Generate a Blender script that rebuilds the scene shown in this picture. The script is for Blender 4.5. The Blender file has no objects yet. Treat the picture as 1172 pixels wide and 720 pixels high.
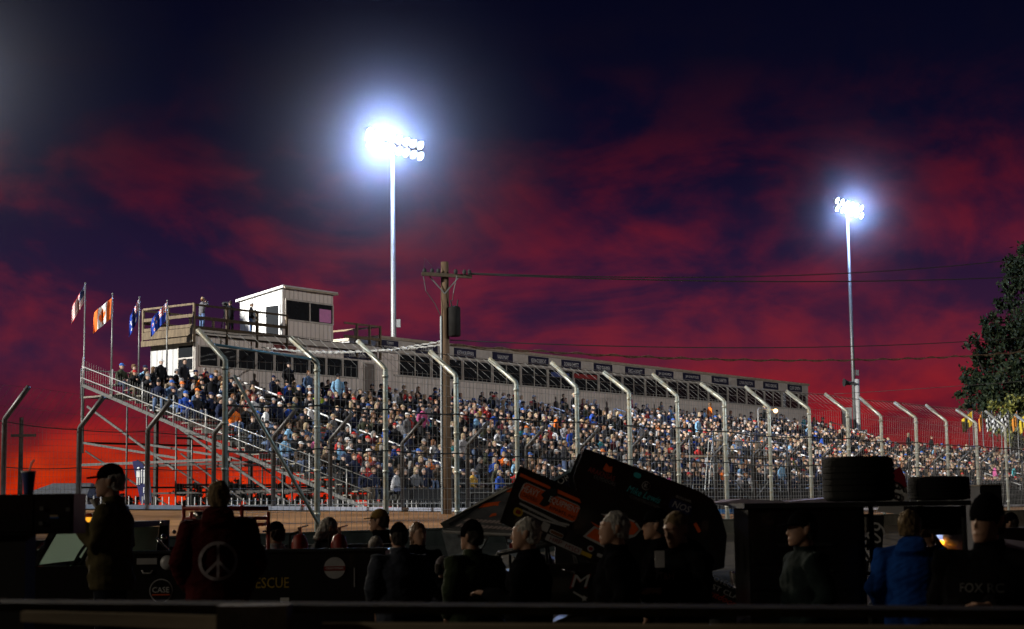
import bpy, bmesh, math, random
import numpy as np
from mathutils import Vector, Matrix, Euler, noise as mnoise
random.seed(7); rng = np.random.default_rng(11)
sc = bpy.context.scene; COL = sc.collection
WS = bpy.data.scenes.new('workbench')      # small scene in which text and clothing meshes are evaluated
def evaluated_mesh(o):
    WS.collection.objects.link(o); vl = WS.view_layers[0]; vl.update(); dg = vl.depsgraph
    me = bpy.data.meshes.new_from_object(o.evaluated_get(dg)); bpy.data.objects.remove(o); return me
R = math.radians
# ------------------------------------------------------------------ camera
H = 1.8; FPX = 1900.0
TILT = math.atan2(578 - 360, FPX); ROLL = R(-0.8)
RM = Matrix.Rotation(R(90) + TILT, 3, 'X') @ Matrix.Rotation(ROLL, 3, 'Z')
CAMP = Vector((0, 0, H))
def at(px, py, Y):
    """design-time helper: the point at ground distance Y seen at photo pixel px,py"""
    d = RM @ Vector(((px - 586) / FPX, -(py - 360) / FPX, -1.0))
    return CAMP + d * (Y / d.y)
def proj(p):
    c = RM.transposed() @ (Vector(p) - CAMP)
    return 586 + FPX * c.x / -c.z, 360 - FPX * c.y / -c.z
cam = bpy.data.cameras.new('camera'); camo = bpy.data.objects.new('camera', cam); COL.objects.link(camo)
camo.matrix_world = Matrix.Translation(CAMP) @ RM.to_4x4()
cam.sensor_width = 36; cam.lens = 36 * FPX / 1172; cam.clip_end = 5000; cam.clip_start = 0.1
cam.dof.use_dof = True; cam.dof.focus_distance = 85; cam.dof.aperture_fstop = 4.0
sc.camera = camo; sc.render.filter_size = .8
# ------------------------------------------------------------------ grandstand frame (u along the front, v towards the track)
DX, DY = .589, .808; NX, NY = .808, -.589; P0 = (-16.1, 84.0)
def S(u, v, z): return Vector((P0[0] + u * DX + v * NX, P0[1] + u * DY + v * NY, z))
DV = Vector((DX, DY, 0)); NV = Vector((NX, NY, 0)); UP = Vector((0, 0, 1))
def u_at(px, v, z):
    a, b = -60.0, 160.0
    for _ in range(60):
        m = (a + b) / 2
        if proj(S(m, v, z))[0] < px: a = m
        else: b = m
    return a
# ------------------------------------------------------------------ materials
def lin(c):
    return tuple(((x / 255) / 12.92 if x / 255 <= .04045 else ((x / 255 + .055) / 1.055) ** 2.4) for x in c) + (1.0,)
def c4(c): return tuple(c) + (1.0,)
MATS = {}
def pm(name, col, rough=.7, metal=0., var=.25, scale=4., bump=0., emit=0., ecol=None, coat=0., dirt=None, stretch=(1, 1, 1), spec=None):
    if name in MATS: return MATS[name]
    m = bpy.data.materials.new(name); m.use_nodes = True; MATS[name] = m
    nt = m.node_tree; b = nt.nodes['Principled BSDF']
    tc = nt.nodes.new('ShaderNodeTexCoord'); mp = nt.nodes.new('ShaderNodeMapping'); mp.inputs['Scale'].default_value = stretch
    nt.links.new(tc.outputs['Object'], mp.inputs['Vector'])
    n = nt.nodes.new('ShaderNodeTexNoise'); n.inputs['Scale'].default_value = scale; n.inputs['Detail'].default_value = 6
    n.inputs['Roughness'].default_value = .65
    nt.links.new(mp.outputs['Vector'], n.inputs['Vector'])
    r = nt.nodes.new('ShaderNodeValToRGB')
    d = dirt if dirt else tuple(x * (1 - var) for x in col)
    r.color_ramp.elements[0].position = .3; r.color_ramp.elements[0].color = c4(d)
    r.color_ramp.elements[1].position = .65; r.color_ramp.elements[1].color = c4(tuple(min(1, x * (1 + var * .3)) for x in col))
    nt.links.new(n.outputs['Fac'], r.inputs['Fac']); nt.links.new(r.outputs['Color'], b.inputs['Base Color'])
    b.inputs['Roughness'].default_value = rough; b.inputs['Metallic'].default_value = metal
    if spec is not None: b.inputs['Specular IOR Level'].default_value = spec
    if coat: b.inputs['Coat Weight'].default_value = coat
    if bump:
        bp = nt.nodes.new('ShaderNodeBump'); bp.inputs['Strength'].default_value = bump; bp.inputs['Distance'].default_value = .02
        nt.links.new(n.outputs['Fac'], bp.inputs['Height']); nt.links.new(bp.outputs['Normal'], b.inputs['Normal'])
    if emit:
        b.inputs['Emission Color'].default_value = c4(ecol or col); b.inputs['Emission Strength'].default_value = emit
    return m
def attr_mat(name, rough=.85, transl=0.):
    m = bpy.data.materials.new(name); m.use_nodes = True; nt = m.node_tree; b = nt.nodes['Principled BSDF']
    a = nt.nodes.new('ShaderNodeAttribute'); a.attribute_name = 'col'
    tc = nt.nodes.new('ShaderNodeTexCoord'); n = nt.nodes.new('ShaderNodeTexNoise'); n.inputs['Scale'].default_value = 14
    nt.links.new(tc.outputs['Object'], n.inputs['Vector'])
    mx = nt.nodes.new('ShaderNodeMix'); mx.data_type = 'RGBA'; mx.blend_type = 'MULTIPLY'; mx.inputs['Factor'].default_value = .5
    r = nt.nodes.new('ShaderNodeValToRGB'); r.color_ramp.elements[0].position = .3; r.color_ramp.elements[0].color = (.45, .45, .45, 1)
    r.color_ramp.elements[1].position = .6
    nt.links.new(n.outputs['Fac'], r.inputs['Fac']); nt.links.new(a.outputs['Color'], mx.inputs['A']); nt.links.new(r.outputs['Color'], mx.inputs['B'])
    nt.links.new(mx.outputs['Result'], b.inputs['Base Color']); b.inputs['Roughness'].default_value = rough
    b.inputs['Specular IOR Level'].default_value = .2
    return m
def siding_mat(name, col, pitch, axis, rough=.55):
    """vertical ribbed metal siding: fine wave bump along the local axis"""
    m = pm(name, col, rough, 0, .12, .8, 0); nt = m.node_tree; b = nt.nodes['Principled BSDF']
    tc = nt.nodes.new('ShaderNodeTexCoord'); dt = nt.nodes.new('ShaderNodeVectorMath'); dt.operation = 'DOT_PRODUCT'
    dt.inputs[1].default_value = axis; nt.links.new(tc.outputs['Object'], dt.inputs[0])
    mu = nt.nodes.new('ShaderNodeMath'); mu.operation = 'MULTIPLY'; mu.inputs[1].default_value = 1 / pitch; nt.links.new(dt.outputs['Value'], mu.inputs[0])
    pp = nt.nodes.new('ShaderNodeMath'); pp.operation = 'PINGPONG'; pp.inputs[1].default_value = .5; nt.links.new(mu.outputs[0], pp.inputs[0])
    mr = nt.nodes.new('ShaderNodeMapRange'); mr.inputs['From Min'].default_value = .0; mr.inputs['From Max'].default_value = .12
    nt.links.new(pp.outputs[0], mr.inputs['Value'])
    bp = nt.nodes.new('ShaderNodeBump'); bp.inputs['Strength'].default_value = 1; bp.inputs['Distance'].default_value = .03
    nt.links.new(mr.outputs['Result'], bp.inputs['Height']); nt.links.new(bp.outputs['Normal'], b.inputs['Normal'])
    # seams are darker than the ribs between them
    old = b.inputs['Base Color'].links[0].from_socket
    mx = nt.nodes.new('ShaderNodeMix'); mx.data_type = 'RGBA'; mx.blend_type = 'MULTIPLY'
    mp2 = nt.nodes.new('ShaderNodeMapRange'); mp2.inputs['From Min'].default_value = 0; mp2.inputs['From Max'].default_value = .14
    mp2.inputs['To Min'].default_value = .45; mp2.inputs['To Max'].default_value = 0; nt.links.new(pp.outputs[0], mp2.inputs['Value'])
    nt.links.new(mp2.outputs['Result'], mx.inputs['Factor']); nt.links.new(old, mx.inputs['A']); mx.inputs['B'].default_value = (.35, .33, .3, 1)
    nt.links.new(mx.outputs['Result'], b.inputs['Base Color'])
    return m
def glass(name, col=(.02, .022, .025), rough=.05):
    m = pm(name, col, rough, 0, .1, 2); m.node_tree.nodes['Principled BSDF'].inputs['Specular IOR Level'].default_value = .6
    return m
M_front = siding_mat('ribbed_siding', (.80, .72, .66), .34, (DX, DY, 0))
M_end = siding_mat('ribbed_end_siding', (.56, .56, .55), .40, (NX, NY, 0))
M_trim = pm('pale_trim', (.55, .51, .46), .6, 0, .2, 3)
M_roof = pm('tan_roof_edge', (.42, .35, .27), .7, 0, .3, 3)
M_wood = pm('weathered_wood', (.17, .125, .075), .85, 0, .55, 6, .3, stretch=(1, 1, .25))
M_dwood = pm('dark_wood', (.07, .05, .03), .95, 0, .5, 6, .3)
M_glass = glass('dark_window_glass')
M_galv = pm('galvanised_steel', (.17, .175, .17), .45, .4, .3, 9, .05)
M_post = pm('worn_galvanised_post', (.36, .40, .38), .42, .3, .55, 7, .1, dirt=(.34, .27, .15))
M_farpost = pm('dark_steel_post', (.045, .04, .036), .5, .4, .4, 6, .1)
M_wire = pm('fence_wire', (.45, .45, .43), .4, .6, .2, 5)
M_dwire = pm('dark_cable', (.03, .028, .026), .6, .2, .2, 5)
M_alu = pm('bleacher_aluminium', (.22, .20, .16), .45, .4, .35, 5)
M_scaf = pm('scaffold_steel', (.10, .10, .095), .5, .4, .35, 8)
M_rail = pm('white_painted_pipe', (.36, .355, .34), .4, .2, .2, 6)
M_concrete = pm('dirty_white_concrete', (.80, .80, .88), .8, 0, .35, 1.5, .2)
M_wallface = pm('mud_splattered_wall', (.30, .19, .11), .9, 0, .5, 2.5, .3)
M_navy = pm('navy_sign_face', (.012, .013, .045), .6, 0, .2, 4)
M_white = pm('white_paint', (.75, .75, .74), .6, 0, .1, 4)
M_black = pm('black_paint', (.008, .008, .009), .35, 0, .3, 5, coat=.2)
M_bmatt = pm('black_matt', (.010, .010, .011), .8, 0, .3, 5)
M_rubber = pm('tyre_rubber', (.010, .010, .010), .9, 0, .3, 8, .15, spec=.2)
M_red = pm('dull_red_paint', (.28, .02, .012), .5, 0, .3, 5)
M_orange = pm('orange_vinyl', (.85, .13, .015), .5, 0, .2, 5)
M_yellow = pm('yellow_vinyl', (.62, .42, .03), .5, 0, .2, 5)
M_silver = pm('silver_vinyl', (.55, .55, .55), .45, .2, .2, 5)
M_chrome = pm('bright_chrome', (.75, .75, .75), .15, 1., .1, 5)
M_teal = pm('teal_vinyl', (.05, .5, .55), .5, 0, .3, 5)
M_cable = pm('white_twisted_cable', (.4, .4, .38), .6, 0, .3, 12)
# ------------------------------------------------------------------ mesh builder
class MB:
    def __init__(s): s.v = []; s.f = []; s.m = []; s.mi = 0
    def _add(s, vs, fs):
        b = len(s.v); s.v += [tuple(p) for p in vs]
        for f in fs: s.f.append([b + i for i in f]); s.m.append(s.mi)
    def hexa(s, c):   # 8 corners: bottom 4 then top 4
        s._add(c, [(0, 3, 2, 1), (4, 5, 6, 7), (0, 1, 5, 4), (1, 2, 6, 5), (2, 3, 7, 6), (3, 0, 4, 7)])
    def box(s, x0, x1, y0, y1, z0, z1):
        s.hexa([(x0, y0, z0), (x1, y0, z0), (x1, y1, z0), (x0, y1, z0), (x0, y0, z1), (x1, y0, z1), (x1, y1, z1), (x0, y1, z1)])
    def sbox(s, u0, u1, v0, v1, z0, z1):
        s.hexa([S(u0, v0, z0), S(u1, v0, z0), S(u1, v1, z0), S(u0, v1, z0), S(u0, v0, z1), S(u1, v0, z1), S(u1, v1, z1), S(u0, v1, z1)])
    def bar(s, a, b, w, h, up=UP):   # rectangular bar between two points
        a = Vector(a); b = Vector(b); d = (b - a).normalized(); side = d.cross(up)
        if side.length < 1e-4: side = Vector((1, 0, 0))
        side.normalize(); q = side.cross(d).normalized(); x = side * w / 2; y = q * h / 2
        s.hexa([a - x - y, a + x - y, b + x - y, b - x - y, a - x + y, a + x + y, b + x + y, b - x + y])
    def tube(s, pts, r, n=8, cap=True):
        pts = [Vector(p) for p in pts]; k = len(pts)
        rs = r if isinstance(r, (list, tuple)) else [r] * k
        b = len(s.v); prev = None
        for i, p in enumerate(pts):
            t = (pts[min(i + 1, k - 1)] - pts[max(i - 1, 0)]).normalized()
            if prev is None:
                a = Vector((0, 0, 1)) if abs(t.z) < .9 else Vector((1, 0, 0))
                x = t.cross(a).normalized()
            else: x = (prev - t * prev.dot(t)).normalized()
            prev = x; y = t.cross(x)
            for j in range(n):
                an = 2 * math.pi * j / n
                s.v.append(tuple(p + (x * math.cos(an) + y * math.sin(an)) * rs[i]))
        for i in range(k - 1):
            for j in range(n):
                s.f.append([b + i * n + j, b + i * n + (j + 1) % n, b + (i + 1) * n + (j + 1) % n, b + (i + 1) * n + j]); s.m.append(s.mi)
        if cap:
            s.f.append([b + j for j in range(n)][::-1]); s.m.append(s.mi)
            s.f.append([b + (k - 1) * n + j for j in range(n)]); s.m.append(s.mi)
    def loft(s, secs, n=14, cap=True):   # secs: (center, xaxis*rx, yaxis*ry)
        b = len(s.v)
        for c, x, y in secs:
            c = Vector(c); x = Vector(x); y = Vector(y)
            for j in range(n):
                an = 2 * math.pi * j / n; s.v.append(tuple(c + x * math.cos(an) + y * math.sin(an)))
        k = len(secs)
        for i in range(k - 1):
            for j in range(n):
                s.f.append([b + i * n + j, b + i * n + (j + 1) % n, b + (i + 1) * n + (j + 1) % n, b + (i + 1) * n + j]); s.m.append(s.mi)
        if cap:
            s.f.append([b + j for j in range(n)][::-1]); s.m.append(s.mi)
            s.f.append([b + (k - 1) * n + j for j in range(n)]); s.m.append(s.mi)
    def zl(s, secs, n=14, org=(0, 0, 0), rot=None):   # (z, rx, ry, yoff) stacked ellipses
        o = Vector(org); q = rot or Matrix.Identity(3)
        s.loft([(q @ Vector((0, t[3] if len(t) > 3 else 0, t[0])) + o, q @ Vector((t[1], 0, 0)), q @ Vector((0, t[2], 0))) for t in secs], n)
    def lathe(s, prof, c, ax, n=24):   # prof: (along axis, radius)
        ax = Vector(ax).normalized(); a = Vector((0, 0, 1)) if abs(ax.z) < .9 else Vector((1, 0, 0))
        x = ax.cross(a).normalized(); y = ax.cross(x); c = Vector(c)
        s.loft([(c + ax * t, x * max(r, 1e-4), y * max(r, 1e-4)) for t, r in prof], n)
    def prism(s, poly, ext):   # poly: 3d points in a plane, extruded by vector
        n = len(poly); e = Vector(ext); b = len(s.v)
        s.v += [tuple(Vector(p)) for p in poly] + [tuple(Vector(p) + e) for p in poly]
        s.f.append([b + i for i in range(n)][::-1]); s.m.append(s.mi)
        s.f.append([b + n + i for i in range(n)]); s.m.append(s.mi)
        for i in range(n):
            j = (i + 1) % n; s.f.append([b + i, b + j, b + n + j, b + n + i]); s.m.append(s.mi)
    def quad(s, a, b, c, d): s._add([a, b, c, d], [(0, 1, 2, 3)])
    def ball(s, c, rx, ry, rz, n=12, k=8):
        c = Vector(c)
        s.loft([(c + Vector((0, 0, -rz * math.cos(math.pi * i / k))), Vector((max(1e-4, rx * math.sin(math.pi * i / k)), 0, 0)), Vector((0, max(1e-4, ry * math.sin(math.pi * i / k)), 0))) for i in range(k + 1)], n)
    def build(s, name, mats, parent=None, loc=None, smooth=False, local=False, fix=True):
        me = bpy.data.meshes.new(name)
        o = bpy.data.objects.new(name, me); COL.objects.link(o)
        if parent is not None:
            root = parent
            while root.parent: root = root.parent
            off = Vector((0, 0, 0)) if local else root.location
            o.parent = parent
        else:
            off = Vector(loc) if loc is not None else Vector((0, 0, 0)); o.location = off
        vs = np.array(s.v, dtype=float).reshape(-1, 3) - np.array(off)
        me.from_pydata(vs.tolist(), [], s.f)
        mats = mats if isinstance(mats, (list, tuple)) else [mats]
        for m in mats: me.materials.append(m)
        me.polygons.foreach_set('material_index', s.m)
        if fix:
            bm = bmesh.new(); bm.from_mesh(me); bmesh.ops.recalc_face_normals(bm, faces=bm.faces); bm.to_mesh(me); bm.free()
        if smooth: me.polygons.foreach_set('use_smooth', [True] * len(me.polygons))
        me.update()
        return o
def thing(name, label, cat, loc=(0, 0, 0), rotz=0., group=None):
    o = bpy.data.objects.new(name, None); COL.objects.link(o); o.location = loc; o.rotation_euler = (0, 0, rotz)
    o.empty_display_size = .2
    return tag(o, label, cat, group)
def tag(o, label, cat, group=None, kind=None):
    if label: o['label'] = label
    if cat: o['category'] = cat
    if group: o['group'] = group
    if kind: o['kind'] = kind
    return o
def struct(o): o['kind'] = 'structure'; return o
def dup(o, parent=None):
    c = o.copy(); COL.objects.link(c); c.parent = parent
    for ch in list(o.children): dup(ch, c)
    return c
def B(name, mats, parent=None, fn=None, **k):
    mb = MB(); fn(mb); return mb.build(name, mats, parent, **k)
def txt(body, h, c, xd, ud, mat, parent, name='lettering', thick=.006, width=None, local=False, shear=0.):
    cu = bpy.data.curves.new('t', 'FONT'); cu.body = body; cu.align_x = 'CENTER'; cu.align_y = 'CENTER'; cu.size = 1; cu.extrude = 0; cu.shear = shear
    cu.resolution_u = 2
    to = bpy.data.objects.new('t', cu); me = evaluated_mesh(to); bpy.data.curves.remove(cu)
    xs = [v.co.x for v in me.vertices]; ys = [v.co.y for v in me.vertices]
    w = max(xs) - min(xs); hh = max(ys) - min(ys); lines = body.count('\n') + 1
    sy = h * (1 if lines == 1 else 1) / hh; sx = (width / w) if width else sy
    cx = (max(xs) + min(xs)) / 2; cy = (max(ys) + min(ys)) / 2
    xd = Vector(xd).normalized(); ud = Vector(ud).normalized(); zd = xd.cross(ud)
    root = parent
    while root.parent: root = root.parent
    off = Vector((0, 0, 0)) if local else root.location
    for v in me.vertices:
        v.co = Vector(c) - off + xd * ((v.co.x - cx) * sx) + ud * ((v.co.y - cy) * sy) + zd * thick
    me.materials.clear(); me.materials.append(mat); me.name = name
    o = bpy.data.objects.new(name, me); COL.objects.link(o); o.parent = parent
    return o
# ------------------------------------------------------------------ world: dusk sky
w = bpy.data.worlds.new('World'); sc.world = w; w.use_nodes = True
nt = w.node_tree; nt.nodes.clear()
def N(t, **k):
    n = nt.nodes.new(t)
    for a, b in k.items(): setattr(n, a, b)
    return n
def ML(op, a, b=None):
    n = N('ShaderNodeMath', operation=op)
    for i, x in enumerate((a, b)):
        if x is None: continue
        if isinstance(x, (int, float)): n.inputs[i].default_value = x
        else: nt.links.new(x, n.inputs[i])
    return n.outputs[0]
tc = N('ShaderNodeTexCoord'); sp = N('ShaderNodeSeparateXYZ'); nt.links.new(tc.outputs['Generated'], sp.inputs[0])
elev = ML('MULTIPLY', sp.outputs['Z'], 3.35)
def ramp(fac, stops, interp='LINEAR'):
    r = N('ShaderNodeValToRGB'); r.color_ramp.interpolation = interp
    e = r.color_ramp.elements
    while len(e) < len(stops): e.new(.5)
    for el, (p, c) in zip(e, stops): el.position = p; el.color = lin(c) if max(c) > 1 or isinstance(c[0], int) else c4(c)
    nt.links.new(fac, r.inputs['Fac']); return r.outputs['Color']
mp = N('ShaderNodeMapping'); mp.inputs['Scale'].default_value = (5, 5, 9); mp.inputs['Location'].default_value = (1.7, .3, .9); mp.inputs['Rotation'].default_value = (0, .18, 0); nt.links.new(tc.outputs['Generated'], mp.inputs['Vector'])
n1 = N('ShaderNodeTexNoise'); n1.inputs['Scale'].default_value = 1.9; n1.inputs['Detail'].default_value = 7; n1.inputs['Roughness'].default_value = .55; n1.inputs['Distortion'].default_value = .7
nt.links.new(mp.outputs['Vector'], n1.inputs['Vector'])
n2 = N('ShaderNodeTexNoise'); n2.inputs['Scale'].default_value = 6.5; n2.inputs['Detail'].default_value = 5; nt.links.new(mp.outputs['Vector'], n2.inputs['Vector'])
cl = ML('ADD', ML('MULTIPLY', n1.outputs['Fac'], .72), ML('MULTIPLY', n2.outputs['Fac'], .28))
cm = N('ShaderNodeMapRange'); cm.interpolation_type = 'SMOOTHSTEP'; cm.inputs['From Min'].default_value = .40; cm.inputs['From Max'].default_value = .68; nt.links.new(cl, cm.inputs['Value'])
litc = ramp(elev, [(0, (238, 44, 2)), (.05, (214, 24, 5)), (.11, (176, 18, 18)), (.2, (136, 28, 36)), (.3, (116, 32, 46)), (.45, (104, 28, 47)), (.6, (86, 19, 36)), (.74, (42, 13, 31)), (.88, (11, 9, 27)), (1, (7, 7, 25))])
darkc = ramp(elev, [(0, (200, 20, 2)), (.08, (118, 12, 14)), (.16, (82, 22, 36)), (.3, (56, 27, 54)), (.5, (31, 20, 49)), (.68, (13, 11, 36)), (.85, (7, 8, 29)), (1, (5, 6, 25))])
mx = N('ShaderNodeMix', data_type='RGBA'); nt.links.new(cm.outputs['Result'], mx.inputs['Factor']); nt.links.new(darkc, mx.inputs['A']); nt.links.new(litc, mx.inputs['B'])
# the afterglow lies in front of the camera; the sky behind is darker
fr = N('ShaderNodeMapRange'); fr.inputs['From Min'].default_value = .35; fr.inputs['From Max'].default_value = .86; fr.inputs['To Min'].default_value = .04; nt.links.new(sp.outputs['Y'], fr.inputs['Value'])
lf = N('ShaderNodeMapRange'); lf.inputs['From Min'].default_value = .12; lf.inputs['From Max'].default_value = -.32; nt.links.new(sp.outputs['X'], lf.inputs['Value'])
lo = N('ShaderNodeMapRange'); lo.interpolation_type = 'SMOOTHSTEP'; lo.inputs['From Min'].default_value = .20; lo.inputs['From Max'].default_value = .0; nt.links.new(elev, lo.inputs['Value'])
gm = N('ShaderNodeMix', data_type='RGBA', blend_type='ADD'); nt.links.new(ML('MULTIPLY', ML('MULTIPLY', lf.outputs['Result'], lo.outputs['Result']), ML('ADD', cm.outputs['Result'], .25)), gm.inputs['Factor'])
nt.links.new(mx.outputs['Result'], gm.inputs['A']); gm.inputs['B'].default_value = (.34, .055, .0, 1)
bg = N('ShaderNodeBackground'); nt.links.new(gm.outputs['Result'], bg.inputs['Color']); nt.links.new(fr.outputs['Result'], bg.inputs['Strength'])
ow = N('ShaderNodeOutputWorld'); nt.links.new(bg.outputs[0], ow.inputs['Surface'])
sc.view_settings.view_transform = 'Standard'; sc.view_settings.look = 'None'; sc.view_settings.exposure = 0; sc.view_settings.gamma = 1
# ------------------------------------------------------------------ lights
def spot(name, loc, target, E, dist, half, blend, col=(1, 1, 1), size=.6):
    l = bpy.data.lights.new(name, 'SPOT'); o = bpy.data.objects.new(name, l); COL.objects.link(o)
    o.location = loc; o.rotation_euler = (Vector(target) - Vector(loc)).to_track_quat('-Z', 'Y').to_euler()
    l.energy = E * 4 * math.pi * dist * dist; l.spot_size = 2 * R(half); l.spot_blend = blend; l.color = col; l.shadow_soft_size = size
    return o
VN_ = 32.15
KEY = Vector((-97, 33, 48)); SPILL = Vector((-70, -14, 24))  # unseen spot positions, chosen for the key and foreground light
spot('flood_key', KEY, S(16, 12, 4), 5.0, 120, 24, .35, (1, .97, .91))
spot('flood_key_far', KEY, S(66, 9, 4), 4.4, 165, 8, .9, (1, .97, .91))
spot('added_spill_spot', SPILL, (.5, 14.5, 1.2), .24, 78, 11, .4, (1, .86, .66))  # added to brighten the foreground, no source in view
spot('added_edge_spot', KEY, (0, 15.5, 1.4), .28, 100, 8, .4, (1, .82, .58))  # added to edge the foreground figures with light from the left
RIMP = Vector((-38, 74, 22))
spot('flood_back_edge', RIMP, (0, 15, 1.5), 1.2, 72, 11, .4, (1, .86, .66))
FILL = Vector((82, 22, 32))  # unseen position added on the right for fill and rim
spot('added_fill_spot', FILL, S(25, 3, 7), .82, 110, 24, .5, (1, .94, .90))  # added fill that lifts the shaded facade
spot('added_rim_spot', FILL, S(-15, VN_, 3.8), .9, 92, 12, .5, (.60, .82, 1))  # added bluish spot for the right edges of the near posts
# ------------------------------------------------------------------ ground, track, walls
def g_z(v): return 1.0 if v <= 31 else max(0., 1.0 - (v - 31) / 4.0)
def ground(mb):
    vs = [-1500, -200, 0, 31, 32, 33, 34, 35, 60, 200, 1500]; us = [-1500, -200, -60, 0, 60, 200, 1500]
    for i in range(len(vs) - 1):
        for j in range(len(us) - 1):
            mb.quad(S(us[j], vs[i], g_z(vs[i])), S(us[j + 1], vs[i], g_z(vs[i])), S(us[j + 1], vs[i + 1], g_z(vs[i + 1])), S(us[j], vs[i + 1], g_z(vs[i + 1])))
struct(B('ground', pm('packed_earth', (.05, .04, .028), .95, 0, .5, .6, .3, spec=.05), fn=ground))
def wz(u): return 1.66 - .0155 * max(-40, min(u, 22))
def track(mb):
    us = [-120 + 10 * k for k in range(36)]; vv = [19.35, 22, 25, 28, 31.4]
    for i in range(4):
        for j in range(35):
            z = lambda v, u: 1.02 + (wz(u) - .17 - 1.02) * ((31.4 - v) / 12.05) ** 1.3
            mb.quad(S(us[j], vv[i], z(vv[i], us[j])), S(us[j + 1], vv[i], z(vv[i], us[j + 1])), S(us[j + 1], vv[i + 1], z(vv[i + 1], us[j + 1])), S(us[j], vv[i + 1], z(vv[i + 1], us[j])))
mt = pm('clay_track', (.30, .155, .065), .95, 0, .85, 1.0, .3, dirt=(.06, .028, .012), spec=.05)
_n = mt.node_tree; _tc = [x for x in _n.nodes if x.type == 'TEX_COORD'][0]; _no = [x for x in _n.nodes if x.type == 'TEX_NOISE'][0]
_cb = _n.nodes.new('ShaderNodeCombineXYZ')
for _k, (_ax, _sc) in enumerate(((DV, .07), (NV, .42))):
    _d = _n.nodes.new('ShaderNodeVectorMath'); _d.operation = 'DOT_PRODUCT'; _d.inputs[1].default_value = _ax * _sc
    _n.links.new(_tc.outputs['Object'], _d.inputs[0]); _n.links.new(_d.outputs['Value'], _cb.inputs[_k])
_n.links.new(_cb.outputs[0], _no.inputs['Vector'])
struct(B('track_surface', mt, fn=track))
def wz(u): return 1.66 - .0155 * max(-40, min(u, 22))
# far retaining wall at the foot of the grandstand
fw = thing('retaining_wall', 'long mud splattered wall with white cap along the far side of the track', 'wall', S(0, 19.1, 1))
def _(mb):
    us = list(range(-60, 130, 5))
    for a, b in zip(us[:-1], us[1:]):
        mb.hexa([S(a, 18.95, .9), S(b, 18.95, .9), S(b, 19.3, .9), S(a, 19.3, .9), S(a, 18.95, wz(a) - .142), S(b, 18.95, wz(b) - .142), S(b, 19.3, wz(b) - .142), S(a, 19.3, wz(a) - .142)])
B('wall_face', M_wallface, fw, _)
def _(mb):
    us = list(range(-60, 130, 5))
    for a, b in zip(us[:-1], us[1:]):
        mb.hexa([S(a, 18.9, wz(a) - .14), S(b, 18.9, wz(b) - .14), S(b, 19.36, wz(b) - .14), S(a, 19.36, wz(a) - .14), S(a, 18.9, wz(a)), S(b, 18.9, wz(b)), S(b, 19.36, wz(b)), S(a, 19.36, wz(a))])
        mb.hexa([S(a, 19.3, 1.17), S(b, 19.3, 1.17), S(b, 19.34, 1.17), S(a, 19.34, 1.17), S(a, 19.3, 1.25), S(b, 19.3, 1.25), S(b, 19.34, 1.25), S(a, 19.34, 1.25)]) if False else None
B('wall_cap', M_concrete, fw, _)
ub0 = u_at(806, 19.4, 1.3); ub1 = u_at(884, 19.4, 1.3)
B('blue_panel', pm('blue_wall_paint', (.03, .16, .42), .6, 0, .3, 3), fw, lambda mb: mb.sbox(ub0, ub1, 19.37, 19.42, 1.0, 1.42))
# near guard wall below the catch fence
nw = B('guard_wall', pm('weathered_guard_wall', (.03, .026, .018), .95, 0, .5, 1.2, .2, spec=.05), fn=lambda mb: (mb.sbox(-62, 60, 32.0, 32.3, .3, 1.12), mb.sbox(-62, 60, 31.96, 32.34, 1.122, 1.17)), loc=S(0, 32.2, .3))
tag(nw, 'low dark guard wall under the near catch fence beside the track', 'wall')
# ------------------------------------------------------------------ catch fences
VN = 32.15
near = [(258, 412), (363, 415), (441, 422), (522, 430), (591, 438), (660, 443), (720, 449), (775, 453), (829, 459), (880, 466), (926, 468), (970, 471), (1008, 476), (1048, 478), (1083, 482), (1117, 484), (1150, 488), (1183, 490), (1216, 492)]
nu = [u_at(p[0], VN, 5.4) for p in near]
def zz_at(px, py, u, v):
    p = S(u, v, 0); return at(px, py, p.y).z
nz = [zz_at(p[0], p[1], u, VN) for p, u in zip(near, nu)]
cf = thing('catch_fence', 'tall near catch fence of galvanised posts bent at the top with wire mesh', 'fence', S(0, VN, .6))
AR = 1.0; ARZ = .78; JT = [.0, .07, -.05, .03, -.08, .05, -.02]
for k, (u, z) in enumerate(zip(nu, nz)):
    r = .076
    B('fence_post', M_post, cf, lambda mb: (mb.tube([S(u, VN, .7), S(u, VN, z - .03), S(u, VN - .04, z + .03), S(u + JT[k % 7] * .6, VN - AR, z + ARZ * AR + .02 + JT[(k + 3) % 7])], r * (1 + JT[(k + 2) % 7]), 10), [mb.tube([S(u, VN, q), S(u, VN, q + .07)], r * 1.25, 10) for q in (1.6, 2.75, 3.9, z - .25)]), smooth=True)
def fence_mesh(mb, u_list, z_list, v, sgn, zb, dv, dh, r, ar, arz):
    u0, u1 = u_list[0], u_list[-1]
    zf = lambda u: float(np.interp(u, u_list, z_list))
    k = int((u1 - u0) / dv)
    for i in range(k + 1):
        u = u0 + dv * i; z = zf(u)
        mb.tube([S(u, v, zb), S(u, v, z)] + ([S(u, v + sgn * ar, z + arz * ar)] if i % 2 == 0 else []), r * (.95 if sgn < 0 else 1), 3, False)
    hs = int((max(z_list) - zb) / dh)
    for j in range(hs + 1):
        mb.tube([S(u, v, min(zf(u) - .02, zb + dh * j)) for u in u_list], r, 3, False)
    for j in (2, 5):
        t = j / 5; mb.tube([S(u, v + sgn * ar * t, zf(u) + arz * ar * t) for u in u_list], r, 3, False)
B('wire_mesh', M_wire, cf, lambda mb: fence_mesh(mb, nu, nz, VN + .1, -1, .5,   .22, .3, .0058, AR, ARZ))
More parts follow.
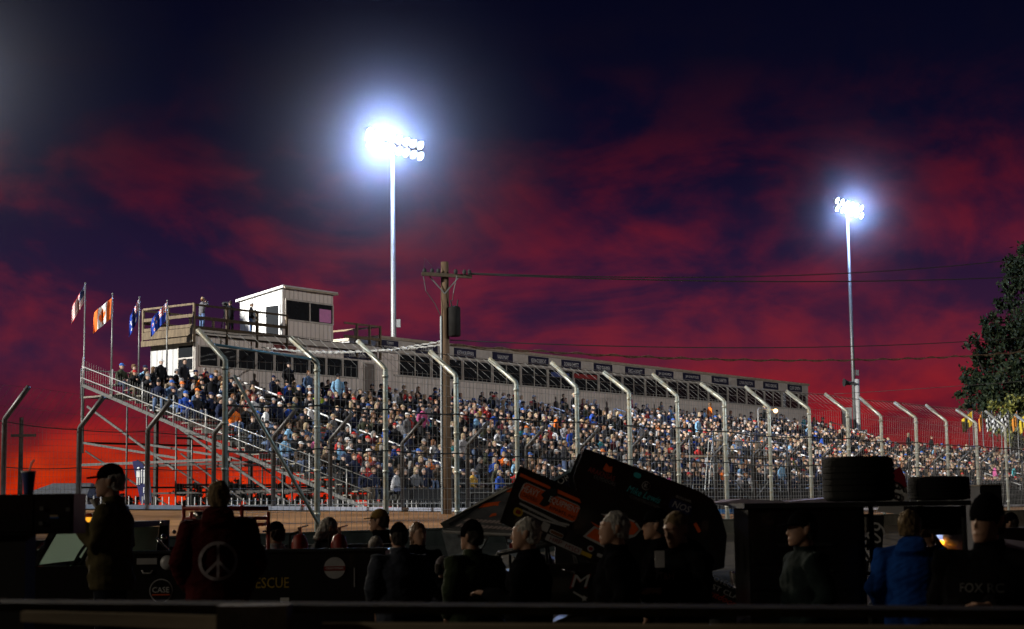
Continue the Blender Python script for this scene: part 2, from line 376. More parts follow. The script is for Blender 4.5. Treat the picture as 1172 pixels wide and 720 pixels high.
def sagline(mb, us, v, zf, sag, r, n=5):
    pts = []
    for a, b in zip(us[:-1], us[1:]):
        for k in range(n):
            t = k / n; u = a + (b - a) * t; pts.append(S(u, v, zf(u) - sag * 4 * t * (1 - t)))
    pts.append(S(us[-1], v, zf(us[-1]))); mb.tube(pts, r, 5)
znf = lambda u: float(np.interp(u, nu, nz))
B('cable', M_dwire, cf, lambda mb: sagline(mb, nu, VN + .1, lambda u: znf(u) - 1.15, .05, .022))
B('cable', M_dwire, cf, lambda mb: sagline(mb, nu, VN + .1, lambda u: znf(u) - 2.3, .05, .018))
B('cable', M_dwire, cf, lambda mb: sagline(mb, nu, VN - AR, lambda u: znf(u) + ARZ, .04, .012))
B('brace', M_post, cf, lambda mb: mb.tube([S(nu[0] + .1, VN + .2, nz[0] - .4), S(nu[1] - .1, VN + .2, 1.3)], .045, 8), smooth=True)
B('top_pipe', pm('blue_pipe', (.18, .36, .45), .4, .4, .3, 5), cf, lambda mb: mb.tube([S(nu[0], VN - .6, nz[0] + .45), S(nu[1], VN - .15, nz[1] + .1)], .035, 8), smooth=True)
VF = 19.12
far = [(-70, 475), (5, 480), (91, 490), (169, 492), (245, 496), (313, 500), (378, 503)]
fu = [u_at(p[0], VF, 4.5) for p in far]; fz = [zz_at(p[0], p[1], u, VF) for p, u in zip(far, fu)]
while fu[-1] < 95: fu.append(fu[-1] + 4.3); fz.append(4.35)
ff = thing('trackside_fence', 'dark steel trackside fence on the far wall with posts bent over the track', 'fence', S(0, VF, 1.6))
for u, z in zip(fu, fz):
    B('fence_post', M_farpost, ff, lambda mb: mb.tube([S(u, VF, wz(u) - .04), S(u, VF, z - .03), S(u, VF + .04, z + .03), S(u, VF + 1.15, z + .95)], .085, 8), smooth=True)
B('wire_mesh', M_dwire, ff, lambda mb: fence_mesh(mb, fu, fz, VF - .1, 1, 1.9, .15, .2, .0042, 1.15, .83))
fzf = lambda u: float(np.interp(u, fu, fz))
B('cable', M_dwire, ff, lambda mb: sagline(mb, fu, VF - .1, lambda u: fzf(u) - .05, .05, .016))
B('cable', M_dwire, ff, lambda mb: sagline(mb, fu, VF - .1, lambda u: 3.2, .05, .016))
def _(mb):
    u = -30.
    while u < 60:
        mb.sbox(u, u + .03, 18.6, 18.63, 1.2, wz(u) + .3); u += .3
    mb.sbox(-30, 60, 18.59, 18.62, 1.9, 1.94)
lf = B('picket_railing', M_rail, fn=_, loc=S(0, 18.6, 1))
tag(lf, 'low white picket railing behind the far wall under the bleachers', 'railing')
# ------------------------------------------------------------------ grandstand
NR = 18
rv = lambda i: 2.0 + .88 * i
rz = lambda i: 7.2 - .305 * i
gs = thing('grandstand', 'long open aluminium bleacher grandstand on steel scaffolding, filled with spectators', 'grandstand', S(0, 16, 1.0))
SEC = [(-7.0, 69.4, 0), (69.9, 118, 7)]
for i in range(NR):
    def _(mb):
        for a, b, i0 in SEC:
            if i < i0: continue
            mb.sbox(a, b, rv(i) - .17, rv(i) + .13, rz(i) + .40, rz(i) + .45)
            mb.sbox(a, b, rv(i) + .2, rv(i) + .66, rz(i) - .05, rz(i))
            mb.sbox(a, b, rv(i) + .64, rv(i) + .67, rz(i) - .22, rz(i) - .06)
            mb.sbox(max(a, 3 if i < 13 else -5), b, rv(i) + .62, rv(i) + .635, rz(i) - .36, rz(i) - .051)
    B('seat_row', M_alu, gs, _)
def _(mb):
    mb.sbox(-7, 69.4, -.2, 1.9, 7.1, 7.18)
B('walkway', M_alu, gs, _)
def strz(v): return 7.2 - .342 * (v - 2) - .12
for uu in [-7.02, -3, 1, 5, 9, 13, 17, 21, 25]:
    B('stringer', M_scaf, gs, lambda mb: mb.bar(S(uu, -.2, strz(-.2) - .5 + .4), S(uu, 17.9, strz(17.9)), .08, .15))
    for v in ([-.2, 3, 6.3, 9.6, 12.9, 16] if uu < 0 else [-.2, 6.3, 12.9]):
        B('support_post', M_scaf, gs, lambda mb: mb.tube([S(uu, v, .9), S(uu, v, strz(v) - .1)], .045, 7), smooth=True)
    if uu < 6:
        B('brace', M_scaf, gs, lambda mb: mb.bar(S(uu + .06, -.2, 5.0), S(uu + .06, 6.3, 4.1), .07, .1))
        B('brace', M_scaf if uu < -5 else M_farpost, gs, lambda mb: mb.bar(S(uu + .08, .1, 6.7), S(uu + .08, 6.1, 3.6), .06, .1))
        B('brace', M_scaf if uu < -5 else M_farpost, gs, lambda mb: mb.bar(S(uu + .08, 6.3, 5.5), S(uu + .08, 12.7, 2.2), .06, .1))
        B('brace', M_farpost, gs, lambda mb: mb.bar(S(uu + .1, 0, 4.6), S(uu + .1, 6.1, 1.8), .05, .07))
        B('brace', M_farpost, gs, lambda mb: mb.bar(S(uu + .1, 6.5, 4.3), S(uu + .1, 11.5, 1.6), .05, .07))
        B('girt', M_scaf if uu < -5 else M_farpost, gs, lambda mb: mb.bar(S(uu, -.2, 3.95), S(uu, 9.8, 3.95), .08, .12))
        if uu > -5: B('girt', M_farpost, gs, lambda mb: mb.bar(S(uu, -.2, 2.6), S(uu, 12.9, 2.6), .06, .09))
for v in (-.2, 6.3):
    B('beam', M_farpost, gs, lambda mb: mb.bar(S(-7, v, 5.0), S(28, v, 5.0), .06, .1))
    B('beam', M_farpost, gs, lambda mb: mb.bar(S(-7, v, 2.9), S(28, v, 2.9), .06, .09))
# end railing down the left side and across the back
def _(mb):
    for h in (.62, 1.16):
        mb.tube([S(-7.05, -.2, 7.25 + h + .2), S(-7.05, 17.9, strz(17.9) + .1 + h)], .025, 7)
    for i in range(9):
        v = -.1 + i * 2.08; mb.tube([S(-7.05, v, strz(v) - .1), S(-7.05, v, strz(v) + 1.26)], .032, 7)
B('side_railing', M_rail, gs, _, smooth=True)
B('railing_mesh', M_wire, gs, lambda mb: [mb.tube([S(-7.05, -.2 + .17 * k, strz(-.2 + .17 * k)), S(-7.05, -.2 + .17 * k, strz(-.2 + .17 * k) + 1.1)], .005, 3, False) for k in range(98)])
def _(mb):
    for h in (.6, 1.25): mb.tube([S(-7.05, -.25, 7.2 + h), S(0, -.25, 7.2 + h)], .03, 7)
    for i in range(5): mb.tube([S(-7.05 + i * 1.75, -.25, 7.1), S(-7.05 + i * 1.75, -.25, 8.5)], .03, 7)
B('back_railing', M_galv, gs, _, smooth=True)
B('front_panel', M_bmatt, gs, lambda mb: mb.sbox(-5.5, 118, 18.2, 18.26, 1, 2.5))
B('front_railing', M_galv, gs, lambda mb: ([mb.tube([S(-2, 18.4, z), S(69, 18.4, z)], .03, 7) for z in (2.35, 2.75)], [mb.tube([S(-2 + 2.5 * k, 18.4, 1.0), S(-2 + 2.5 * k, 18.4, 2.75)], .03, 7) for k in range(29)]), smooth=True)
AIS = [1.5 + 8.75 * k for k in range(8)] + [79, 89, 99]
for a in AIS:
    i0 = 0 if a < 69 else 7
    def _(mb):
        for (q0, q1) in ((0, 3), (5, 8), (9, 12), (14, 16)):
            if q0 < i0: continue
            if q0 > max(i0, 0): mb.tube([S(a, rv(q0) - .3, rz(q0) + .01), S(a, rv(q0) - 1.2, rz(q0) + .2)], .012, 5)
            z = lambda i: rz(i) + 1.0
            mb.tube([S(a, rv(q0) - .3, rz(q0) + .35), S(a, rv(q0) - .3, z(q0) - .1), S(a, rv(q0) - .2, z(q0)), S(a, rv(q1), z(q1)), S(a, rv(q1) + .1, z(q1) - .12), S(a, rv(q1) + .1, rz(q1))], .04, 7)
            mb.tube([S(a, rv(q0) - .3, z(q0) - .5), S(a, rv(q1) + .05, z(q1) - .5)], .032, 7)
            q = (q0 + q1) / 2; mb.tube([S(a, rv(q), rz(q)), S(a, rv(q), z(q))], .026, 7)
    B('aisle_handrail', M_white, gs, _, smooth=True)
B('back_screen', M_bmatt, gs, lambda mb: mb.sbox(70, 118, rv(7) - .62, rv(7) - .55, 1, 5.1))
B('end_railing', M_rail, gs, lambda mb: ([mb.tube([S(70, rv(7) - .5, z), S(118, rv(7) - .5, z)], .03, 6) for z in (5.6, 6.15)], [mb.tube([S(70 + 2.4 * k, rv(7) - .5, 1), S(70 + 2.4 * k, rv(7) - .5, 6.15)], .035, 6) for k in range(21)],
   [mb.tube([S(69.6, 2, 7.2 + h), S(69.6, 17.9, strz(17.9) + h)], .04, 6) for h in (.6, 1.15)]))
# ------------------------------------------------------------------ press box
pb = thing('press_box', 'long white ribbed press box with a roof deck above the top row of bleachers', 'building', S(0, -1.6, 1))
B('wall', [M_front, M_end], pb, lambda mb: (mb.sbox(0, 14, -3.3, 0, 6.9, 10.6),))
def _(mb):
    mb.sbox(14.002, 69.4, -3.6, .02, 6.9, 11.45)
B('wall', M_front, pb, _)
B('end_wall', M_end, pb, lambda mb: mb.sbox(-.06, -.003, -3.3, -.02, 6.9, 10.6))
for uu in (.2, 7, 14, 21, 28, 35, 42, 49, 56, 63, 69):
    for vv in (-3.1, -.6): B('stilt', M_farpost, pb, lambda mb: mb.sbox(uu - .09, uu + .09, vv - .09, vv + .09, 1, 6.898))
B('roof', M_roof, pb, lambda mb: (mb.sbox(13.9, 69.6, -3.8, .22, 11.452, 11.62),))
B('parapet_end', M_end, pb, lambda mb: mb.sbox(13.95, 13.998, -3.5, .0, 10.7, 11.448))
B('fascia', M_trim, pb, lambda mb: (mb.sbox(14.1, 69.45, .023, .13, 10.78, 11.45), mb.sbox(14.1, 69.45, .023, .2, 10.70, 10.775), mb.sbox(15.5, 69.4, .023, .1, 9.36, 9.46)))
B('corner_trim', M_trim, pb, lambda mb: (mb.sbox(-.08, .1, -.0, .06, 7.2, 10.6), mb.sbox(69.3, 69.47, .025, .08, 7.2, 10.7)))
# windows of the left part
us = [.35, 2.15, 3.6, 5.0, 6.4, 7.75, 9.1]
def window(u0, u1, z0, z1, v=.003, name='window', nm=1, pane=M_glass):
    def fr(mb):
        t = .07
        mb.sbox(u0 - t, u1 + t, v, v + .07, z1, z1 + t); mb.sbox(u0 - t, u1 + t, v, v + .09, z0 - t, z0)
        mb.sbox(u0 - t, u0, v, v + .07, z0 + .001, z1 - .001); mb.sbox(u1, u1 + t, v, v + .07, z0 + .001, z1 - .001)
        for k in range(1, nm):
            uu = u0 + (u1 - u0) * k / nm; mb.sbox(uu - .03, uu + .03, v + .02, v + .06, z0 + .001, z1 - .001)
    f = B(name, M_trim, pb, fr); B('pane', pane, f, lambda mb: mb.sbox(u0, u1, v + .001, v + .018, z0, z1))
    return f
us = [.25 + 1.36 * k for k in range(9)]
for k, u in enumerate(us): window(u, u + 1.2, 9.1, 10.05)
def door(u0, u1, z0, z1, v=.003):
    f = B('door', pm('grey_door', (.20, .17, .15), .6, 0, .2, 3), pb, lambda mb: (mb.sbox(u0, u1, v, v + .05, z0, z1)))
    B('door_frame', M_trim, f, lambda mb: (mb.sbox(u0 - .08, u0 - .001, v, v + .07, z0, z1), mb.sbox(u1 + .001, u1 + .08, v, v + .07, z0, z1), mb.sbox(u0 - .08, u1 + .08, v, v + .07, z1 + .001, z1 + .08)))
    B('handle', M_galv, f, lambda mb: mb.sbox(u1 - .15, u1 - .09, v + .051, v + .1, z0 + 1.0, z0 + 1.15))
door(12.9, 13.75, 7.2, 9.95)
# windows of the long right part: pairs of dark panes between pale mullions
u = 16.0; k = 0
while u < 68:
    wdt = 3.05
    window(u, min(u + wdt - .22, 69.1), 9.46, 10.66, .024, nm=2); u += wdt; k += 1
B('banner', pm('window_red', (.30, .03, .03), .6), pb, lambda mb: mb.sbox(34.2, 37.0, .1, .115, 10.25, 10.55))
B('banner', pm('window_blue', (.05, .08, .25), .6), pb, lambda mb: mb.sbox(31.5, 33.6, .1, .115, 10.2, 10.5))
names = ['TOMMY\nHINNERSHITZ', 'TYSON B', 'KEITH KAUFFMAN', 'VAN MAY', 'KEVIN GOBRECHT', 'DONNA SHEETZ', 'FRED RAHMER', 'GREG HODNETT', 'JIM EDWARDS', 'JIM SHUTTLES', 'PAUL HARTER', 'LYNN PAXTON', 'FRED GROVE', 'CLIFF SMITH']
spx = [(436, 455), (475, 500), (519, 544), (563, 586), (604, 627), (642, 664), (679, 700), (715, 737), (750, 770), (781, 801), (814, 833), (843, 863), (873, 890), (901, 917)]
for (a, b), nme in zip(spx, names):
    ua, ub = u_at(a, .1, 11.1), u_at(b, .1, 11.1)
    sg = B('sign_board', M_navy, pb, lambda mb: mb.sbox(ua, ub, .133, .17, 10.84, 11.4))
    txt(nme, .40 if '\n' in nme else .26, S((ua + ub) / 2, .172, 11.12), DV, UP, M_white, sg, width=(ub - ua) * (.74 if len(nme) > 8 else .55))
sg = B('sign_board', M_navy, pb, lambda mb: mb.sbox(11.2, 13.5, .003, .05, 10.15, 10.55)); txt('STEVE SMITH', .2, S(12.35, .052, 10.35), DV, UP, M_white, sg, width=1.5)
ua, ub = u_at(314, .1, 10.5), u_at(340, .1, 10.5)
sg = B('sign_board', pm('maroon_sign', (.16, .012, .014), .6), pb, lambda mb: mb.sbox(ua, ub, .003, .05, 10.15, 10.52)); txt("RED SHON'S", .2, S((ua + ub) / 2, .052, 10.33), DV, UP, pm('pale_red_letters', (.5, .25, .22), .6), sg, width=(ub - ua) * .75)
# end wall window (two stacked panes)
f = B('window', M_trim, pb, lambda mb: (mb.sbox(-.12, -.062, -1.15, -.1, 8.75, 8.85), mb.sbox(-.12, -.062, -1.15, -.1, 9.42, 9.5), mb.sbox(-.12, -.062, -1.15, -.1, 10.1, 10.2), mb.sbox(-.12, -.062, -1.22, -1.151, 8.75, 10.2), mb.sbox(-.12, -.062, -.099, -.03, 8.75, 10.2)))
B('pane', M_glass, f, lambda mb: (mb.sbox(-.085, -.063, -1.15, -.1, 8.851, 9.419), mb.sbox(-.085, -.063, -1.15, -.1, 9.501, 10.099)))
# roof deck with timber railings
ZD = 10.95
B('deck_fascia', M_trim, pb, lambda mb: mb.sbox(-.45, 14, .352, .4, 10.62, ZD - .02))
B('deck', M_wood, pb, lambda mb: (mb.sbox(-.45, 14, -3.5, .35, 10.78, ZD), mb.sbox(-.5, -.452, -3.5, .35, 10.55, ZD - .02), mb.sbox(-.55, -.45, -3.5, .2, 10.2, 10.48)))
def rail(mb, pts, posts, hs=(.45, .8, 1.2)):
    for h in hs: mb.bar(S(*pts[0], ZD + h), S(*pts[1], ZD + h), .05, .16 if h < 1.1 else .1)
    for t in posts:
        u = pts[0][0] + (pts[1][0] - pts[0][0]) * t; v = pts[0][1] + (pts[1][1] - pts[0][1]) * t
        mb.bar(S(u, v, ZD - .75), S(u, v, ZD + 1.2), .11, .11, DV)
B('deck_railing', M_wood, pb, lambda mb: rail(mb, ((-.45, -3.45), (-.45, .35)), (0, .5, 1), (.1, .62, 1.2)))
B('deck_railing', M_dwood, pb, lambda mb: rail(mb, ((-.4, .40), (6.2, .40)), (.33, .66, 1), (.0, .5, 1.15)))  # shade on the front-facing rail put in as darker wood
B('deck_railing', M_wood, pb, lambda mb: rail(mb, ((-.45, -3.5), (6.2, -3.5)), (.25, .5, .75), (.5, 1.15)))
B('deck_railing', M_wood, pb, lambda mb: rail(mb, ((10.9, .30), (14.0, .30)), (.35, .7, 1), (.4, 1.15)))
B('deck_railing', M_wood, pb, lambda mb: rail(mb, ((13.98, .25), (13.98, -3.4)), (.5, 1), (.4, 1.15)))
# observation tower on the deck
TU0, TU1, TV0, TV1 = 6.3, 10.3, -3.2, .02
tw = B('observation_booth', M_front, pb, lambda mb: mb.prism([S(TU0, TV1, 10.6), S(TU0, TV1, 13.62), S(TU0, TV0, 13.15), S(TU0, TV0, 10.6)], S(TU1, 0, 0) - S(TU0, 0, 0)))
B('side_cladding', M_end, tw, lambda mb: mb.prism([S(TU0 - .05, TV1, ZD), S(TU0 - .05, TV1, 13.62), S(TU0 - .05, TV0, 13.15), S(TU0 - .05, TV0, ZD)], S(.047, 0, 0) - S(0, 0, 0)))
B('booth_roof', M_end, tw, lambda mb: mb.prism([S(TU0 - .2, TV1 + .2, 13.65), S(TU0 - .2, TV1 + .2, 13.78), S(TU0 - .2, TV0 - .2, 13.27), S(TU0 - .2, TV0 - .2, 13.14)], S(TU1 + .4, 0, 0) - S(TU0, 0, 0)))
def _(mb):
    for z0, z1, a, b in ((13.0, 13.1, TU0 + .1, TU1 - .05), (11.9, 11.98, TU0 + .1, TU1 - .05)): mb.sbox(a, b, .022, .1, z0, z1)
    for uu in (TU0 + .1, (TU0 + TU1) / 2, TU1 - .12): mb.sbox(uu, uu + .09, .022, .1, 11.981, 12.999)
f = B('window', M_trim, tw, _); B('pane', M_glass, f, lambda mb: mb.sbox(TU0 + .19, TU1 - .12, .024, .04, 11.98, 13.0))
B('screen', pm('lit_monitor', (.45, .10, .28), .4, emit=.14, ecol=(.5, .3, .45)), tw, lambda mb: mb.sbox(9.15, 10.1, .045, .06, 12.02, 12.75))
def _(mb):
    mb.sbox(TU0 - .09, TU0 - .052, -2.55, -1.75, ZD + .02, 12.75)
B('booth_door', M_white, tw, _); B('door_window', M_glass, tw, lambda mb: mb.sbox(TU0 - .11, TU0 - .092, -2.4, -1.9, 11.9, 12.6))
B('doorway', M_glass, tw, lambda mb: mb.sbox(TU0 - .075, TU0 - .053, -1.15, -.22, ZD + .02, 12.7))
B('door_frame', M_white, tw, lambda mb: (mb.sbox(TU0 - .1, TU0 - .076, -1.25, -1.16, ZD + .02, 12.8), mb.sbox(TU0 - .1, TU0 - .076, -.21, -.1, ZD + .02, 12.8), mb.sbox(TU0 - .1, TU0 - .076, -1.159, -.211, 12.71, 12.8)))
B('gutter', M_roof, tw, lambda mb: mb.sbox(TU0 - .15, TU1 + .15, .23, .3, 13.6, 13.7))
# ------------------------------------------------------------------ people in the stands: shared low-poly templates
def template(kind, v):
    mb = MB(); reg = []
    def mark(r): reg.extend([r] * (len(mb.v) - len(reg)))
    rn = random.Random(v * 13 + len(kind))
    ln = rn.uniform(-.02, .16); hx = rn.uniform(-.03, .03)
    if kind == 'sit':
        mb.zl([(-.08, .15, .13), (0, .19, .15, 0), (.2, .18, .14, ln * .4), (.36, .21, .145, ln * .8), (.48, .20, .12, ln), (.55, .09, .08, ln), (.58, .06, .06, ln)], 10); mark(0)
        for s in (-1, 1):
            mb.tube([(s * .09, 0, 0), (s * .13, .42, .05), (s * .14, .40, -.10), (s * .14, .36, -.40)], [.095, .075, .07, .055], 7); mark(1)
            mb.tube([(s * .14, .30, -.41), (s * .14, .50, -.42)], [.05, .045], 6); mark(4)
            k = rn.random()
            el = (s * .27, .06 + ln * .5, .22); ha = (s * .10, .30, .14) if k < .6 else (s * .06, .26, .42) if k < .8 else (s * .2, .34, .12)
            mb.tube([(s * .19, ln, .47), el, ha], [.07, .06, .045], 7); mark(0)
            mb.ball(ha, .045, .05, .045, 6, 4); mark(2)
        hz = .70; hy = ln + .03
    else:
        mb.zl([(.82, .15, .11), (.95, .18, .13), (1.1, .17, .13), (1.28, .20, .14, .02), (1.41, .19, .11, .02), (1.48, .09, .08, .02), (1.52, .06, .06, .02)], 10); mark(0)
        for s in (-1, 1):
            mb.tube([(s * .09, 0, .9), (s * .1, .02, .5), (s * .1, 0, .06)], [.1, .075, .055], 7); mark(1)
            mb.tube([(s * .1, -.06, .05), (s * .1, .18, .04)], [.05, .045], 6); mark(4)
            if kind == 'shoot': el, ha = (s * .28, .16, 1.25), (s * .06, .30, 1.55)
            elif kind == 'read': el, ha = (s * .26, .08, 1.15), (s * .08, .34, 1.2)
            else: el, ha = (s * .27, 0, 1.14), (s * .22, .16, .93)
            mb.tube([(s * .19, .02, 1.41), el, ha], [.07, .058, .045], 7); mark(0)
            mb.ball(ha, .045, .05, .05, 6, 4); mark(2)
        hz = 1.64; hy = .05
    mb.zl([(hz - .115, .035, .04, hy + .04), (hz - .08, .055, .07, hy + .02), (hz - .03, .07, .09, hy + .008), (hz + .03, .075, .098, hy), (hz + .08, .066, .085, hy - .005), (hz + .115, .03, .04, hy - .01)], 10)
    mb.zl([(hz - .03, .012, .012, hy + .1), (hz + .01, .008, .008, hy + .1)], 5); mark(2)
    # hair / cap shell
    hat = v % 5
    if hat in (0, 1, 2):      # cap with brim
        mb.zl([(hz + .02, .083, .106, hy - .004), (hz + .07, .081, .102, hy - .004), (hz + .115, .06, .075, hy - .008), (hz + .132, .015, .02, hy - .01)], 10)
        mb.hexa([(-.07, hy + .08, hz + .025), (.07, hy + .08, hz + .025), (.055, hy + .19, hz + .01), (-.055, hy + .19, hz + .01), (-.07, hy + .08, hz + .04), (.07, hy + .08, hz + .04), (.055, hy + .19, hz + .022), (-.055, hy + .19, hz + .022)]); mark(3)
        mb.zl([(hz - .07, .05, .05, hy - .05), (hz + .0, .08, .085, hy - .025), (hz + .03, .08, .09, hy - .02)], 10); mark(5)
    elif hat == 3:            # short hair
        mb.zl([(hz - .06, .055, .05, hy - .05), (hz - .0, .08, .085, hy - .025), (hz + .06, .082, .1, hy - .012), (hz + .11, .06, .075, hy - .012), (hz + .13, .015, .02, hy - .012)], 10); mark(5)
    else:                     # long hair or hood
        mb.zl([(hz - .22, .08, .05, hy - .05), (hz - .1, .09, .07, hy - .04), (hz - .0, .088, .09, hy - .022), (hz + .06, .086, .104, hy - .012), (hz + .11, .06, .08, hy - .012), (hz + .135, .015, .02, hy - .012)], 10); mark(5)
    vs = np.array(mb.v); return vs, mb.f, np.array(reg)
TPL = {('sit', v): template('sit', v) for v in range(20)}
for v in range(5):
    for kd in ('stand', 'shoot', 'read'): TPL[(kd, v)] = template(kd, v)
M_people = attr_mat('spectator_cloth_and_skin')
JACK = [('black', (.008, .008, .010), 52), ('charcoal', (.020, .020, .024), 26), ('navy', (.010, .015, .042), 20), ('grey', (.12, .12, .13), 6), ('light grey', (.34, .34, .36), 4), ('brown', (.07, .045, .03), 4), ('tan camouflage', (.20, .15, .10), 4), ('olive', (.045, .05, .03), 4), ('denim blue', (.07, .12, .22), 5), ('royal blue', (.02, .07, .36), 5), ('light blue', (.22, .42, .62), 3), ('red', (.45, .03, .025), 4), ('maroon', (.09, .015, .02), 4), ('orange', (.80, .17, .02), 1.6), ('white', (.66, .66, .66), 3), ('teal', (.05, .32, .36), 1), ('pink', (.5, .09, .24), 1), ('lime green', (.45, .62, .06), .5), ('gold', (.5, .3, .05), .4)]
JW = [j[2] for j in JACK]
CAPS = [('black', (.012, .012, .014), 12), ('navy', (.02, .025, .07), 5), ('tan', (.38, .28, .17), 4), ('white', (.66, .66, .66), 3), ('red', (.45, .03, .025), 2), ('grey', (.25, .25, .26), 4), ('blue', (.04, .12, .42), 2), ('orange', (.75, .18, .03), .4), ('brown', (.14, .08, .04), 2)]
CW = [c[2] for c in CAPS]
HAIR = [('grey', (.26, .245, .23)), ('dark', (.03, .022, .016)), ('brown', (.12, .07, .035)), ('blond', (.34, .26, .16)), ('auburn', (.16, .07, .03))]
PANT = [(.03, .04, .08), (.06, .09, .17), (.012, .012, .014), (.12, .09, .06), (.10, .15, .26)]
ORD = ['first', 'second', 'third', 'fourth', 'fifth', 'sixth', 'seventh', 'eighth', 'ninth', 'tenth', 'eleventh', 'twelfth', 'thirteenth', 'fourteenth', 'fifteenth', 'sixteenth', 'seventeenth', 'eighteenth', 'nineteenth', 'twentieth']
def ordw(n):   # 1-based ordinal in words
    if n <= 20: return ORD[n - 1]
    t = ['twenty', 'thirty', 'forty', 'fifty', 'sixty', 'seventy', 'eighty', 'ninety'][(n // 10 - 2) % 8]
    if n >= 100: return str(n) + 'th'
    return (t[:-1] + 'ieth') if n % 10 == 0 else t + '-' + ORD[n % 10 - 1]
def colours(hat, rn, jk=None, cp=None, hr=None, pt=None):
    j = jk or rn.choices(JACK, JW)[0]; c = cp or rn.choices(CAPS, CW)[0]; h = hr or rn.choice(HAIR)
    sk = rn.choice([(.54, .36, .27), (.50, .32, .24), (.60, .42, .33), (.42, .26, .19)])
    p = pt or rn.choice(PANT)
    return np.array([j[1], p, sk, c[1], (.03, .028, .026), h[1]]), j[0], c[0], h[0]
def place(vs, x, ang, s):
    ca, sa = math.cos(ang), math.sin(ang); o = vs * s
    return np.stack([o[:, 0] * ca - o[:, 1] * sa + x[0], o[:, 0] * sa + o[:, 1] * ca + x[1], o[:, 2] + x[2]], 1)
def mesh_np(name, vs, fs, cols, smooth=True):
    me = bpy.data.meshes.new(name); me.from_pydata(vs.tolist(), [], fs)
    a = me.attributes.new('col', 'FLOAT_COLOR', 'POINT'); a.data.foreach_set('color', np.concatenate([cols, np.ones((len(cols), 1))], 1).astype('f').ravel())
    me.materials.append(M_people)
    if smooth: me.polygons.foreach_set('use_smooth', [True] * len(me.polygons))
    me.update(); return me
FACE = math.atan2(NY, NX) - math.pi / 2     # local +Y to the track
people = []
def occ(u, i):
    if any(abs(u - a) < .75 for a in AIS): return 0
    if u < 1.5:
        return .95 if i < 4 else .7 if i < 7 else .3 if i < 10 else .65
    if u < 10.5: return .86 if i < 9 else .65 if i < 12 else .78
    if u < 19: return .86
    if u > 69: return .75
    return .86 if i > 1 else .6
rn = random.Random(3)
gap = lambda u, i: .5 + .5 * math.sin(u * .71 + i * 1.9) * math.sin(u * .23 - i * .77 + 1.3)
for a, b, i0 in SEC:
    for i in range(i0, NR):
        u = a + .4; 
        while u < b - .3:
            if rn.random() < occ(u, i) * (1.12 - .5 * gap(u, i) ** 2): people.append([u, i, None])
            u += rn.uniform(.60, .76)
recs = []
cnt = {}
for p in people:
    u, i, _n = p; cnt[i] = cnt.get(i, 0) + 1
    kd = 'sit' if rn.random() > (.10 if i <= 1 else .02) else 'stand'
    v = rn.randrange(20) if kd == 'sit' else rn.randrange(5)
    pos = S(u, rv(i) + (.0 if kd == 'sit' else .35), rz(i) + (.46 if kd == 'sit' else 0))
    recs.append(dict(pos=pos, kd=kd, v=v, i=i, k=cnt[i], ang=FACE + rn.gauss(0, .28) + (.3 if rn.random() < .4 else 0), s=rn.uniform(1.10, 1.24), d=(pos - CAMP).length, col=colours(v % 5, rn)))
recs.sort(key=lambda r: r['d'])
for r in recs[:300]:
    vs, fs, reg = TPL[(r['kd'], r['v'])]; cols, jn, cn, hn = r['col']; hat = r['v'] % 5
    # local mesh, object rotated and placed on its seat
    me = mesh_np('person', vs, fs, cols[reg]); o = bpy.data.objects.new('person', me); COL.objects.link(o)
    o.location = r['pos']; o.rotation_euler = (0, 0, r['ang']); o.scale = (r['s'],) * 3
    head = f'{cn} cap' if hat < 3 else f'{hn} short hair' if hat == 3 else f'long {hn} hair'
    tag(o, f"spectator in {jn} top with {head}, {ordw(r['k'])} from left, {ordw(NR - r['i'])} row up", 'person', 'spectators seated in the grandstand')
V = []; F = []; C = []; off = 0
for r in recs[300:]:
    vs, fs, reg = TPL[(r['kd'], r['v'])]; V.append(place(vs, r['pos'], r['ang'], r['s'])); F += [[j + off for j in f] for f in fs]; C.append(r['col'][0][reg]); off += len(vs)
me = mesh_np('crowd', np.concatenate(V), F, np.concatenate(C)); o = bpy.data.objects.new('crowd', me); COL.objects.link(o)
tag(o, 'dense crowd of seated spectators in dark and bright jackets filling the farther rows', 'crowd', None, 'stuff')
def single(kd, v, pos, ang, label, jk=None, cp=None, hr=None, s=1., pt=None, group=None):
    rr = random.Random(int(abs(pos[0]) * 100 + v)); cols = colours(v % 5, rr, jk, cp, hr, pt)[0]; vs, fs, reg = TPL[(kd, v)]
    me = mesh_np('person', vs, fs, cols[reg]); o = bpy.data.objects.new('person', me); COL.objects.link(o); o.location = pos; o.rotation_euler = (0, 0, ang); o.scale = (s,) * 3
    return tag(o, label, 'person', group)
J = {j[0]: j for j in JACK}; CP = {c[0]: c for c in CAPS}; HR = {h[0]: h for h in HAIR}
def deck_pos(px, v): 
    return S(u_at(px, v, 11.8), v, ZD + .002)
single('shoot', 0, deck_pos(231, -.7), -.7, 'photographer in grey jacket and jeans raising a camera at the deck rail', J['grey'], CP['tan'], pt=(.10, .16, .30))
single('shoot', 3, deck_pos(264, -.7), .6, 'cameraman in black standing behind a tripod on the roof deck', J['black'], hr=HR['dark'], pt=(.012, .012, .014))
single('stand', 1, deck_pos(287, -.5), -1.4, 'man in black jacket, jeans and white cap outside the booth door', J['black'], CP['white'], pt=(.08, .13, .25))
single('read', 3, S(u_at(234, .5, 8.2), .5, 7.182), FACE, 'grey-haired man in bright red jacket reading by the press box corner', J['red'], hr=HR['grey'], s=.98)
single('stand', 3, S(u_at(643, .6, 8.4), .7, 7.182), FACE, 'person in black standing against the press box wall mid row', J['black'], hr=HR['dark'], s=1.05)
single('stand', 4, S(u_at(755, .6, 8.4), .7, 7.182), FACE, 'dark figure standing by the press box wall under the far windows', J['charcoal'], hr=HR['dark'], s=1.05)
